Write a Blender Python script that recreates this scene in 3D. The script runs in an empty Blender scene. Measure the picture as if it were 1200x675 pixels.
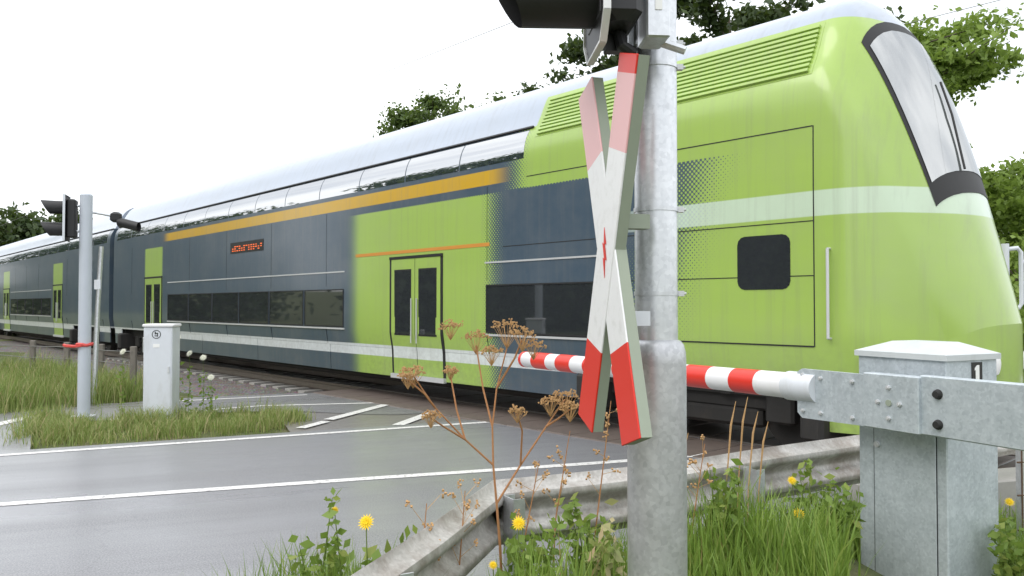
import bpy, math, random
import numpy as np
from mathutils import Vector, Matrix
R = math.radians
random.seed(7); rng = np.random.default_rng(7)
scene = bpy.context.scene
COL = scene.collection

# ------------------------------------------------------------------ camera
CAMZ = 1.63; FPX = 915.0; PITCH = math.atan(20.5/FPX)
cam_d = bpy.data.cameras.new('camera'); cam = bpy.data.objects.new('camera', cam_d); COL.objects.link(cam)
cam.location = (0, 0, CAMZ); cam.rotation_euler = (R(90)+PITCH, 0, 0)
cam_d.sensor_width = 36; cam_d.lens = FPX/1200*36; cam_d.clip_start = .05; cam_d.clip_end = 3000
scene.camera = cam

# ------------------------------------------------------------------ sky: bright broken overcast
world = bpy.data.worlds.new('World'); scene.world = world; world.use_nodes = True
nt = world.node_tree; nt.nodes.clear()
def wn(t, **k):
    n = nt.nodes.new(t)
    for a, b in k.items(): setattr(n, a, b)
    return n
SUN_EL, SUN_AZ = 52, 235          # degrees; azimuth clockwise from +Y
sky = wn('ShaderNodeTexSky'); sky.sky_type = 'NISHITA'; sky.sun_disc = False
sky.sun_elevation = R(SUN_EL); sky.sun_rotation = R(SUN_AZ); sky.dust_density = 2.5; sky.air_density = 1.0
tc = wn('ShaderNodeTexCoord')
mp = wn('ShaderNodeMapping'); mp.inputs['Scale'].default_value = (1.3, 1.3, 3.2)
nz = wn('ShaderNodeTexNoise'); nz.inputs['Scale'].default_value = 1.6; nz.inputs['Detail'].default_value = 6
rp = wn('ShaderNodeMapRange'); rp.inputs[1].default_value = .36; rp.inputs[2].default_value = .60
rp.inputs[3].default_value = .62; rp.inputs[4].default_value = 1.0
mx = wn('ShaderNodeMixRGB'); mx.inputs[2].default_value = (12.6, 12.9, 13.2, 1)
bg = wn('ShaderNodeBackground'); bg.inputs['Strength'].default_value = .10
out = wn('ShaderNodeOutputWorld')
L = nt.links.new
L(tc.outputs['Generated'], mp.inputs[0]); L(mp.outputs[0], nz.inputs['Vector']); L(nz.outputs['Fac'], rp.inputs[0])
L(rp.outputs[0], mx.inputs[0]); L(sky.outputs[0], mx.inputs[1]); L(mx.outputs[0], bg.inputs[0]); L(bg.outputs[0], out.inputs[0])

sun_d = bpy.data.lights.new('sun', 'SUN'); sun_d.energy = 1.1; sun_d.angle = R(40); sun_d.color = (1, .96, .9)
sun = bpy.data.objects.new('sun', sun_d); COL.objects.link(sun)
sun.rotation_euler = (R(90-SUN_EL), 0, R(180-SUN_AZ))
vs = scene.view_settings; vs.view_transform = 'Standard'; vs.look = 'None'; vs.exposure = 0.48; vs.gamma = 1
vs.use_curve_mapping = False
scene.render.resolution_x = 1024; scene.render.resolution_y = 576

# ------------------------------------------------------------------ helpers
def ray(px, py):
    x = (px-600)/FPX; z = -(py-337.5)/FPX
    c, s = math.cos(PITCH), math.sin(PITCH)
    return Vector((x, c - z*s, s + z*c))
def G(px, py, z=0.0):                       # point of a horizontal plane
    d = ray(px, py); t = (z-CAMZ)/d.z
    return Vector((d.x*t, d.y*t, z))
def D(px, py, y):                           # point at a known distance ahead
    d = ray(px, py); t = y/d.y
    return Vector((d.x*t, y, CAMZ + d.z*t))

class MB:
    def __init__(s): s.v = []; s.f = []
    def add(s, vs_, fs):
        o = len(s.v); s.v += [tuple(p) for p in vs_]; s.f += [tuple(i+o for i in f) for f in fs]; return s
    def box(s, c, size, M=None, bev=0.0):
        hx, hy, hz = (a/2 for a in size)
        if bev <= 0:
            pts = [Vector((x*hx, y*hy, z*hz)) for z in (-1, 1) for y in (-1, 1) for x in (-1, 1)]
            fs = [(0,2,3,1),(4,5,7,6),(0,1,5,4),(2,6,7,3),(0,4,6,2),(1,3,7,5)]
        else:
            pts = []; b = bev
            prof = [(-hz, b), (-hz+b, 0), (hz-b, 0), (hz, b)]
            for z, i in prof:
                X, Y = hx-i, hy-i
                for (x, y) in ((-X+b,-Y),(X-b,-Y),(X,-Y+b),(X,Y-b),(X-b,Y),(-X+b,Y),(-X,Y-b),(-X,-Y+b)): pts.append(Vector((x, y, z)))
            fs = [tuple(range(7,-1,-1)), tuple(range(24,32))]
            for k in range(3):
                for j in range(8): fs.append((k*8+j, k*8+(j+1)%8, k*8+8+(j+1)%8, k*8+8+j))
        c = Vector(c)
        s.add([(M @ p if M else p)+c for p in pts], fs); return s
    def tube(s, pts, r, n=8, caps=True):
        pts = [Vector(p) for p in pts]; m = len(pts)
        rr = r if hasattr(r, '__len__') else [r]*m
        o = len(s.v); up = None
        for i, p in enumerate(pts):
            t = (pts[min(i+1, m-1)]-pts[max(i-1, 0)])
            t = t.normalized() if t.length > 1e-9 else Vector((0,0,1))
            if up is None: up = Vector((0,0,1)) if abs(t.z) < .9 else Vector((1,0,0))
            a = t.cross(up).normalized(); b = a.cross(t).normalized(); up = b
            for k in range(n):
                q = 2*math.pi*k/n
                s.v.append(tuple(p + (a*math.cos(q)+b*math.sin(q))*rr[i]))
        for i in range(m-1):
            for k in range(n):
                s.f.append((o+i*n+k, o+i*n+(k+1)%n, o+(i+1)*n+(k+1)%n, o+(i+1)*n+k))
        if caps:
            s.f.append(tuple(o+k for k in range(n-1,-1,-1))); s.f.append(tuple(o+(m-1)*n+k for k in range(n)))
        return s
    def lathe(s, prof, n=24, c=(0,0,0)):
        pts = [Vector((c[0], c[1], c[2]+z)) for r, z in prof]; o = len(s.v)
        for r, z in prof:
            for k in range(n):
                q = 2*math.pi*k/n; s.v.append((c[0]+r*math.cos(q), c[1]+r*math.sin(q), c[2]+z))
        for i in range(len(prof)-1):
            for k in range(n): s.f.append((o+i*n+k, o+i*n+(k+1)%n, o+(i+1)*n+(k+1)%n, o+(i+1)*n+k))
        s.f.append(tuple(o+k for k in range(n-1,-1,-1))); s.f.append(tuple(o+(len(prof)-1)*n+k for k in range(n)))
        return s
    def prism(s, poly, a, b, fn):           # polygon (u,v) extruded between depths a and b, mapped by fn(u,v,d)
        n = len(poly)
        s.add([fn(u, v, a) for u, v in poly]+[fn(u, v, b) for u, v in poly],
              [tuple(range(n-1,-1,-1)), tuple(range(n, 2*n))]+[(i, (i+1)%n, n+(i+1)%n, n+i) for i in range(n)])
        return s
    def grid(s, rows, closed=False):
        o = len(s.v); n = len(rows[0])
        for r_ in rows: s.v += [tuple(p) for p in r_]
        for i in range(len(rows)-1):
            for j in range(n-1+(1 if closed else 0)):
                k = (j+1) % n
                s.f.append((o+i*n+j, o+i*n+k, o+(i+1)*n+k, o+(i+1)*n+j))
        return s
    def build(s, name, mat, parent=None, smooth=False, angle=35):
        me = bpy.data.meshes.new(name); me.from_pydata(s.v, [], s.f); me.materials.append(mat); me.update()
        import bmesh
        bm = bmesh.new(); bm.from_mesh(me); bmesh.ops.recalc_face_normals(bm, faces=bm.faces)
        if smooth:
            for f in bm.faces: f.smooth = True
            for e in bm.edges:
                if len(e.link_faces) == 2 and e.calc_face_angle(0) > R(angle): e.smooth = False
        bm.to_mesh(me); bm.free()
        o = bpy.data.objects.new(name, me); COL.objects.link(o)
        if parent: o.parent = parent
        return o

def tag(o, label=None, cat=None, group=None, kind=None):
    if label: o['label'] = label
    if cat: o['category'] = cat
    if group: o['group'] = group
    if kind: o['kind'] = kind
    return o
def thing(name, label, cat, loc=(0,0,0), rz=0.0, group=None):
    o = bpy.data.objects.new(name, None); COL.objects.link(o); o.empty_display_size = .2
    o.location = loc; o.rotation_euler = (0, 0, rz)
    return tag(o, label, cat, group)
def copy_tree(o, parent=None):
    c = o.copy(); COL.objects.link(c); c.parent = parent
    for ch in list(o.children): copy_tree(ch, c)
    return c
def link_mesh(name, me, parent, loc=(0,0,0), rot=(0,0,0)):
    o = bpy.data.objects.new(name, me); COL.objects.link(o); o.parent = parent; o.location = loc; o.rotation_euler = rot
    return o

# ------------------------------------------------------------------ materials
def mat(name):
    m = bpy.data.materials.new(name); m.use_nodes = True
    return m, m.node_tree, m.node_tree.nodes['Principled BSDF']
def N(t, kind, **ins):
    n = t.nodes.new(kind)
    for k, v in ins.items():
        k = k.replace('_', ' ')
        if hasattr(v, 'is_output'): t.links.new(v, n.inputs[k])
        else: n.inputs[k].default_value = v
    return n
def mth(t, op, a, b=None, c=None, clamp=False):
    n = t.nodes.new('ShaderNodeMath'); n.operation = op; n.use_clamp = clamp
    for i, v in enumerate((a, b, c)):
        if v is None: continue
        if hasattr(v, 'is_output'): t.links.new(v, n.inputs[i])
        else: n.inputs[i].default_value = v
    return n.outputs[0]
def mix(t, f, a, b):
    n = t.nodes.new('ShaderNodeMixRGB')
    for i, v in enumerate((f, a, b)):
        if hasattr(v, 'is_output'): t.links.new(v, n.inputs[i])
        elif i == 0: n.inputs[0].default_value = v
        else: n.inputs[i].default_value = (*v, 1)
    return n.outputs[0]
def ramp(t, fac, stops):
    n = t.nodes.new('ShaderNodeValToRGB'); e = n.color_ramp.elements
    while len(e) > len(stops): e.remove(e[-1])
    while len(e) < len(stops): e.new(.5)
    for i, (p, c) in enumerate(stops): e[i].position = p; e[i].color = (*c, 1) if len(c) == 3 else c
    t.links.new(fac, n.inputs[0]); return n.outputs[0]
def objco(t): return t.nodes.new('ShaderNodeTexCoord').outputs['Object']
def noise(t, scale, detail=4, rough=.55, vec=None, stretch=None):
    v = vec or objco(t)
    if stretch:
        m = t.nodes.new('ShaderNodeMapping'); m.inputs['Scale'].default_value = stretch; t.links.new(v, m.inputs[0]); v = m.outputs[0]
    n = t.nodes.new('ShaderNodeTexNoise'); n.inputs['Scale'].default_value = scale; n.inputs['Detail'].default_value = detail
    n.inputs['Roughness'].default_value = rough; t.links.new(v, n.inputs['Vector']); return n.outputs['Fac']
def bump(t, b, h, s=.3, d=.01):
    n = t.nodes.new('ShaderNodeBump'); n.inputs['Strength'].default_value = s; n.inputs['Distance'].default_value = d
    t.links.new(h, n.inputs['Height']); t.links.new(n.outputs[0], b.inputs['Normal'])

def galvanised(name, a, b_, metal=.55, r0=.38, r1=.6, scale=9, streak=True):
    m, t, b = mat(name)
    n1 = noise(t, scale, 5, .6); n2 = noise(t, 3.0, 5, .65, stretch=(6, 6, .7))
    v = t.nodes.new('ShaderNodeTexVoronoi'); v.inputs['Scale'].default_value = 75; t.links.new(objco(t), v.inputs['Vector'])
    c = ramp(t, n1, [(.32, b_), (.62, a)])
    if streak: c = mix(t, mth(t, 'MULTIPLY', ramp(t, n2, [(.5, (0,0,0)), (.72, (1,1,1))]), .35), c, tuple(x*.72 for x in b_))
    bw = t.nodes.new('ShaderNodeRGBToBW'); t.links.new(v.outputs['Color'], bw.inputs[0])
    c = mix(t, .13, c, bw.outputs[0])
    t.links.new(c, b.inputs['Base Color'])
    b.inputs['Metallic'].default_value = metal
    rr = t.nodes.new('ShaderNodeMapRange'); rr.inputs[3].default_value = r0; rr.inputs[4].default_value = r1
    t.links.new(n1, rr.inputs[0]); t.links.new(rr.outputs[0], b.inputs['Roughness'])
    bump(t, b, n1, .12, .004)
    return m
def painted(name, col, rough=.4, var=.12, scale=6, coat=0, metal=0, dirt=None, bumpy=.05):
    m, t, b = mat(name)
    n = noise(t, scale, 5, .6)
    c = mix(t, n, tuple(x*(1-var) for x in col), tuple(min(1, x*(1+var)) for x in col))
    if dirt:
        d = ramp(t, noise(t, scale*.6, 6, .7, stretch=(1, 1, .35)), [(.5, (0,0,0)), (.75, (1,1,1))])
        c = mix(t, mth(t, 'MULTIPLY', d, .55), c, dirt)
    t.links.new(c, b.inputs['Base Color']); b.inputs['Roughness'].default_value = rough
    b.inputs['Coat Weight'].default_value = coat; b.inputs['Metallic'].default_value = metal
    if bumpy: bump(t, b, n, bumpy, .003)
    return m
GALV = galvanised('galvanised_steel', (.70,.72,.75), (.62,.64,.67), .75, .30, .44, 20)
GALV_OLD = galvanised('weathered_guardrail_steel', (.60,.58,.55), (.36,.34,.31), .45, .42, .7, 5)
_t = GALV_OLD.node_tree; _b = _t.nodes['Principled BSDF']; _src = _b.inputs['Base Color'].links[0].from_socket
_st = ramp(_t, noise(_t, 4.2, 7, .72, stretch=(1, 1, .45)), [(.44,(0,0,0)),(.62,(1,1,1))])
_t.links.new(mix(_t, mth(_t, 'MULTIPLY', _st, .45), _src, (.17,.115,.075)), _b.inputs['Base Color'])
HOUSING = galvanised('galvanised_housing', (.55,.61,.65), (.47,.53,.57), .35, .45, .62, 15)
SLEEVE = galvanised('wrapped_foot_sleeve', (.57,.58,.60), (.48,.49,.51), .65, .33, .5, 16)
WHITE_GREY = painted('light_grey_enamel', (.66,.69,.74), .45, .06, 8, dirt=(.45,.45,.43))
BLACK = painted('black_plastic', (.018,.018,.02), .5, .2)
BLACKM = painted('black_rubber', (.02,.02,.02), .7, .2)
WHITE = painted('white_paint', (.80,.80,.82), .4, .04, 5, dirt=(.6,.6,.58))
RED = painted('red_sheeting', (.70,.035,.02), .38, .10, 7)
RED_TAPE = painted('red_tape', (.62,.07,.06), .5, .15)
SILVER_BACK = painted('grey_green_primer', (.30,.34,.27), .55, .1, 8)
UNDER = painted('underframe_black', (.022,.021,.02), .75, .35, 3, dirt=(.06,.045,.035))
STEEL = painted('rail_steel', (.26,.22,.19), .38, .2, 8, metal=.7)
RUST = painted('rusty_steel', (.11,.065,.04), .8, .3, 20)
WIRE = painted('wire_steel', (.22,.22,.21), .5, .1, metal=.5)
CONC = painted('concrete', (.34,.33,.31), .85, .15, 12, bumpy=.3)
PANELM = painted('crossing_panel_rubber', (.125,.098,.084), .6, .22, 9, dirt=(.05,.045,.04), bumpy=.4)
WOODPOST = painted('weathered_wood_post', (.19,.17,.15), .85, .25, 14)
DRY = painted('dry_stalk', (.40,.19,.08), .8, .3, 30)
DRYHEAD = painted('dry_seed_head', (.48,.29,.13), .85, .35, 50)
YELLOW = painted('yellow_petals', (.85,.60,.01), .6, .12, 30)
WHITEFL = painted('white_petals', (.75,.75,.62), .6, .1, 30)
LAMP = painted('dark_red_lens', (.09,.006,.006), .12, .1)
LABELWHITE = painted('label_white', (.85,.85,.84), .5, .03)
LABELBLACK = painted('label_black', (.015,.015,.015), .45, .1)

# wet asphalt
def asphalt(name, a=(.17,.17,.19), b_=(.225,.225,.245), wet=True, tint=None):
    m, t, b = mat(name)
    fine = noise(t, 85, 4, .75); mid = noise(t, 2.6, 5, .6); 
    mr_ = t.nodes.new('ShaderNodeMapping'); mr_.inputs['Rotation'].default_value = (0, 0, R(-21)); t.links.new(objco(t), mr_.inputs[0])
    big = noise(t, .9, 5, .55, vec=mr_.outputs[0], stretch=(.12, 1.3, 1)); patchy = noise(t, .5, 6, .7)
    c = mix(t, mid, a, b_); c = mix(t, mth(t, 'MULTIPLY', ramp(t, big, [(.42,(0,0,0)),(.60,(1,1,1))]), .55), c, tuple(x*.55 for x in a)); c = mix(t, mth(t, 'MULTIPLY', ramp(t, patchy, [(.50,(0,0,0)),(.56,(1,1,1))]), .25), c, tuple(x*.6 for x in a)); c = mix(t, ramp(t, fine, [(.42,(0,0,0)),(.66,(.9,.9,.9))]), c, (.34,.34,.35))
    vo = t.nodes.new('ShaderNodeTexVoronoi'); vo.feature = 'DISTANCE_TO_EDGE'; vo.inputs['Scale'].default_value = .33
    wv_ = t.nodes.new('ShaderNodeVectorMath'); wv_.operation = 'ADD'; nn_ = t.nodes.new('ShaderNodeTexNoise'); nn_.inputs['Scale'].default_value = 2.2; nn_.inputs['Detail'].default_value = 5
    t.links.new(objco(t), nn_.inputs['Vector']); t.links.new(objco(t), wv_.inputs[0]); t.links.new(nn_.outputs['Color'], wv_.inputs[1]); t.links.new(wv_.outputs[0], vo.inputs['Vector'])
    ck = mth(t, 'MULTIPLY', mth(t, 'LESS_THAN', vo.outputs['Distance'], .0018), .22); c = mix(t, ck, c, (.05,.05,.055))
    t.links.new(c, b.inputs['Base Color'])
    if wet:
        rr = t.nodes.new('ShaderNodeMapRange'); rr.inputs[1].default_value = .35; rr.inputs[2].default_value = .65
        rr.inputs[3].default_value = .24; rr.inputs[4].default_value = .50
        t.links.new(big, rr.inputs[0]); t.links.new(rr.outputs[0], b.inputs['Roughness'])
        b.inputs['Specular IOR Level'].default_value = .7; b.inputs['Coat Weight'].default_value = .35; b.inputs['Coat Roughness'].default_value = .22
    else: b.inputs['Roughness'].default_value = .8
    bump(t, b, fine, .35, .004)
    return m
ASPH = asphalt('wet_asphalt')
ASPH2 = asphalt('footpath_asphalt', (.14,.135,.14), (.18,.172,.175))
def road_paint():
    m, t, b = mat('road_paint')
    n = noise(t, 22, 5, .7)
    t.links.new(mix(t, ramp(t, n, [(.52,(0,0,0)),(.64,(1,1,1))]), (.76,.75,.74), (.34,.33,.33)), b.inputs['Base Color'])
    b.inputs['Roughness'].default_value = .42; bump(t, b, noise(t, 120, 2), .2, .003); return m
RPAINT = road_paint()
def ground_mat():
    m, t, b = mat('meadow_ground')
    n = noise(t, 1.3, 6, .65); f = noise(t, 26, 5, .7)
    c = ramp(t, n, [(.3,(.08,.11,.03)), (.5,(.13,.16,.05)), (.7,(.20,.18,.09))])
    c = mix(t, mth(t,'MULTIPLY',f,.55), c, (.035,.04,.014)); t.links.new(c, b.inputs['Base Color'])
    b.inputs['Roughness'].default_value = .95; bump(t, b, f, .8, .05); return m
GROUND = ground_mat()
def ballast_mat():
    m, t, b = mat('ballast')
    v = t.nodes.new('ShaderNodeTexVoronoi'); v.inputs['Scale'].default_value = 18; t.links.new(objco(t), v.inputs['Vector'])
    c = mix(t, .75, v.outputs['Color'], (.15,.13,.12)); c = mix(t, noise(t, 3), c, (.10,.08,.065))
    t.links.new(c, b.inputs['Base Color']); b.inputs['Roughness'].default_value = .9; bump(t, b, v.outputs['Distance'], 1, .05); return m
BALLAST = ballast_mat()
def leafmat(name, stops, trans=.35):
    m, t, b = mat(name)
    a = t.nodes.new('ShaderNodeAttribute'); a.attribute_name = 'tint'
    c = ramp(t, a.outputs['Fac'], stops)
    t.links.new(c, b.inputs['Base Color']); b.inputs['Roughness'].default_value = .55
    tr = t.nodes.new('ShaderNodeBsdfTranslucent'); ms = t.nodes.new('ShaderNodeMixShader'); ms.inputs[0].default_value = trans
    c2 = mix(t, .5, c, (.16,.22,.03)); t.links.new(c2, tr.inputs[0])
    t.links.new(b.outputs[0], ms.inputs[1]); t.links.new(tr.outputs[0], ms.inputs[2])
    t.links.new(ms.outputs[0], t.nodes['Material Output'].inputs[0]); return m
GRASS = leafmat('grass_blades', [(0,(.13,.22,.035)), (.5,(.23,.36,.06)), (.82,(.33,.42,.10)), (.93,(.34,.26,.10)), (1,(.42,.30,.14))])
GRASS_DRY = leafmat('drying_grass', [(0,(.17,.26,.06)), (.35,(.28,.36,.10)), (.6,(.42,.42,.18)), (.8,(.55,.45,.26)), (1,(.55,.39,.24))])
WEED = leafmat('weed_leaves', [(0,(.14,.23,.04)), (.6,(.24,.36,.07)), (1,(.36,.42,.10))], .45)
LEAF_DARK = leafmat('dark_leaves', [(0,(.028,.05,.016)), (.6,(.05,.085,.024)), (1,(.08,.12,.035))], .25)
LEAF_MID = leafmat('mid_leaves', [(0,(.07,.12,.03)), (.6,(.14,.21,.05)), (1,(.21,.29,.07))], .4)
LEAF_BRIGHT = leafmat('bright_leaves', [(0,(.16,.24,.04)), (.5,(.25,.37,.07)), (1,(.34,.46,.10))], .5)
BARK = painted('bark', (.10,.08,.06), .9, .35, 12, bumpy=.6)

# ------------------------------------------------------------------ the setting: terrain
def ss(a, b, x): 
    q = np.clip((x-a)/(b-a), 0, 1); return q*q*(3-2*q)
RAILC = (-.1, 3.93)                              # bend of the guardrail
def terrain(x, y):
    x = np.asarray(x, float); y = np.asarray(y, float)
    dx, dy = x-RAILC[0], y-RAILC[1]
    d = dx*.51-dy*.86; e = dx*.95-dy*.31
    z = -.045 + .36*np.exp(-(((x+.80)/.62)**2+((y-2.95)/.55)**2)) + .38*ss(-.15, .8, d)*ss(-.2, .7, e)*(1-.85*ss(.8, 1.5, x-.2*y))
    w = x*.738+(y-11.3)*.674; s = x*.674-(y-11.3)*.738
    z = z - .30*ss(-2.2, -1.3, w)*(1-ss(4.2, 5.2, w))*np.maximum(ss(-5.2, -6.2, s), ss(8.5, 9.5, s))
    z = z - .12*ss(-1.6, -1.0, w)*(1-ss(4.2, 5.2, w))
    z = z + .35*ss(-7, -5, -w)*0
    far = np.sqrt(x*x+y*y)
    z = z + 6*ss(70, 240, far)*ss(0, 60, y)
    return z
ax = np.concatenate([-np.geomspace(900, 14.5, 26), np.arange(-14, 14.01, .35), np.geomspace(14.5, 900, 26)])
ay = np.concatenate([-np.geomspace(900, 3.5, 24), np.arange(-3, 24.01, .35), np.geomspace(25, 900, 26)])
gx, gy = np.meshgrid(ax, ay); gz = terrain(gx, gy)
mb = MB(); mb.grid([[(gx[i,j], gy[i,j], gz[i,j]) for j in range(len(ax))] for i in range(len(ay))])
tag(mb.build('ground', GROUND, smooth=True), kind='structure')

def sheet(name, left, right, z, m, kind='structure', thick=0, cat=None, label=None):
    mb = MB(); rows = [[(p[0],p[1],z), (q[0],q[1],z)] for p, q in zip(left, right)]
    mb.grid(rows)
    o = mb.build(name, m)
    return tag(o, label, cat, kind=kind) if kind or label else o
def resample(pts, n):
    P = np.array([(p[0], p[1]) for p in pts], float); d = np.r_[0, np.cumsum(np.hypot(*np.diff(P, axis=0).T))]
    q = np.linspace(0, d[-1], n); return np.c_[np.interp(q, d, P[:,0]), np.interp(q, d, P[:,1])]
def smoothpts(P, k=2):
    P = P.copy()
    for _ in range(k): P[1:-1] = .25*P[:-2]+.5*P[1:-1]+.25*P[2:]
    return P
far_line = smoothpts(resample([(-16,3.2), (-9.5,6.55), (-5.59,8.52), (-2.2,10.08), (-.3,10.97), (5,13.2), (14,17.1)], 60))
mid_line = smoothpts(resample([(-16,2.1), (-8,5.1), (-4.2,6.43), (-1.6,7.31), (1.16,8.19), (6,10.1), (15.5,14.0)], 60))
near_line = smoothpts(resample([(-16,-1.2), (-8,1.75), (-3.27,3.45), (-.9,4.25), (2.2,5.38), (7,7.3), (16.8,11.2)], 60))
def offs(P, d):
    T = np.gradient(P, axis=0); T /= np.linalg.norm(T, axis=1)[:,None]
    return P + np.c_[-T[:,1], T[:,0]]*d
sheet('road', offs(far_line, .28), near_line, 0.0, ASPH)
def line_sheet(P, w, z=.004): return offs(P, w/2), offs(P, -w/2)
a, b = line_sheet(far_line, .12); sheet('edge_line_marking', a, b, .004, RPAINT)
a, b = line_sheet(mid_line, .13); sheet('centre_line_marking', a, b, .004, RPAINT)
def dash(p, q, w, z=.006, name='crossing_line_marking'):
    P = resample([p, q], 2); a, b = line_sheet(P, w); sheet(name, a, b, z, RPAINT)
# footpath that follows the road across the rails, with its white edge lines
path_far = resample([G(-40,455), G(120,474), G(215,466), G(360,460), G(470,459), G(640,452)], 24)
path_near = resample([G(-40,487), G(120,493), G(215,484), G(330,481), G(450,486), G(640,478)], 24)
sheet('footpath', path_far, path_near, -.004, ASPH2)
a, b = line_sheet(resample([G(205,470), G(360,462.5)], 8), .10); sheet('footpath_line_marking', a, b, .0, RPAINT)
a, b = line_sheet(resample([G(130,491.5), G(215,483), G(300,475.5), G(440,472)], 10), .10); sheet('footpath_line_marking', a, b, .0, RPAINT)
dash(G(385,492), G(452,474.5), .17); dash(G(466,498.5), G(513,481), .17); dash(G(352,502), G(382,494), .15)
APRON = asphalt('brown_apron_asphalt', (.135,.108,.095), (.18,.150,.132))
sheet('crossing_apron', [G(318,476), G(450,472), G(560,470), G(660,466)], [G(345,512), G(450,504), G(560,497), G(660,489)], -.010, APRON)
# junction apron at the left edge of the view
sheet('side_road', [G(-220,470), G(-60,478), G(42,484)], [G(-220,545), G(-60,542), G(34,534)], -.006, ASPH)
dash(G(-30,503), G(38,488), .22, .0, 'side_road_line_marking')

# ------------------------------------------------------------------ track
TR = R(-math.degrees(math.atan2(.738, .674))); TO = Vector((0, 11.3, 0))
def T(s, w, z=0): return Vector((TO.x + .674*s + .738*w, TO.y - .738*s + .674*w, z))
mb = MB()
prof = [(-2.1,-.42), (-1.0,-.20), (3.8,-.20), (4.9,-.42)]
mb.grid([[T(s, w, z) for w, z in prof] for s in (-160, -60, -20, -5.0)]); mb.grid([[T(s, w, z) for w, z in prof] for s in (8.2, 20, 40)])
tag(mb.build('track_bed', BALLAST), kind='structure')
for w in (.65, 2.15):
    mb = MB(); pr = [(-.07,-.16), (-.02,-.14), (-.012,-.045), (-.036,-.03), (-.036,.014), (.036,.014), (.036,-.03), (.012,-.045), (.02,-.14), (.07,-.16)]
    mb.grid([[T(s, w+a, z) for a, z in pr] for s in (-160, 40)], closed=True)
    tag(mb.build('rail', STEEL), kind='structure')
slp = MB().box((0,0,-.21), (.26, 2.5, .11)).build('sleeper', CONC); slp_me = slp.data
bpy.data.objects.remove(slp)
bedroot = [o for o in COL.objects if o.name == 'track_bed'][0]
for i in range(26):
    link_mesh('sleeper', slp_me, bedroot, T(-5.5-.6*i, 1.4), (0,0,TR))
# crossing deck: individual rubber slabs either side of the rails
deck = MB().box((0,0,-.16), (13.2, 4.9, .2)).build('crossing_deck', ASPH2)
deck.location = T(1.6, 1.4, 0); deck.rotation_euler = (0,0,TR); deck['kind'] = 'structure'
for wc, ww in ((.03, 1.06), (1.4, 1.32), (2.77, 1.06)):
    pm = MB().box((0,0,-.035), (.588, ww, .07), bev=.012).build('crossing_slab', PANELM); me = pm.data; bpy.data.objects.remove(pm)
    for i in range(22):
        o = link_mesh('crossing_slab', me, deck, (-6.3+.6*i, wc-1.4, .010+random.uniform(-.003,.003)), (random.uniform(-.004,.004), 0, 0))

# ------------------------------------------------------------------ train: double-deck carriages, local x along the track, y into the train
ZT = 5.08
PROF = [(.05,.88), (0,1.15), (0,2.0), (0,2.9), (.004,3.3), (.008,3.62), (.012,3.76), (.022,3.88), (.050,4.00), (.098,4.10), (.165,4.20), (.25,4.36), (.35,4.58), (.48,4.78), (.66,4.93), (.90,5.02), (1.15,5.065), (1.4,ZT)]
PZ = np.array([p[1] for p in PROF]); PW = np.array([p[0] for p in PROF])
def wz(z): return float(np.interp(z, PZ, PW)) if z > .88 else .05+(.88-z)*.04
def smooth_prof(n=44):
    zs = np.r_[np.linspace(.88, 3.3, 8), np.linspace(3.4, 4.36, 18), np.r_[np.linspace(4.46, 5.02, 9), 5.05, 5.07, ZT]]
    return [(wz(z), z) for z in zs]
def nrm(z):
    dw = (wz(z+.03)-wz(z-.03))/.06; l = math.hypot(1, dw); return (-1/l, dw/l)
def patch(s0, s1, z0, z1, out=.004, depth=.02, side=0):
    """curved panel following the body side, standing 'out' proud of it"""
    n = 2 if z1 < 2.9 and z0 >= .9 else max(3, int((z1-z0)/.08)+2)
    zs = np.linspace(z0, z1, n); mb = MB()
    fr = []; bk = []
    for z in zs:
        a, b = nrm(z); w = wz(z)
        fr.append((w+a*out, z+b*out)); bk.append((w-a*(depth-out), z-b*(depth-out)))
    loop = fr+bk[::-1]
    f = (lambda w: w) if not side else (lambda w: 2.8-w)
    k = len(loop)
    mb.add([(s0, f(w), z) for w, z in loop]+[(s1, f(w), z) for w, z in loop],
           [tuple(range(k)), tuple(range(2*k-1, k-1, -1))]+[(i, k+i, k+(i+1)%k, (i+1)%k) for i in range(k)])
    return mb

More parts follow.
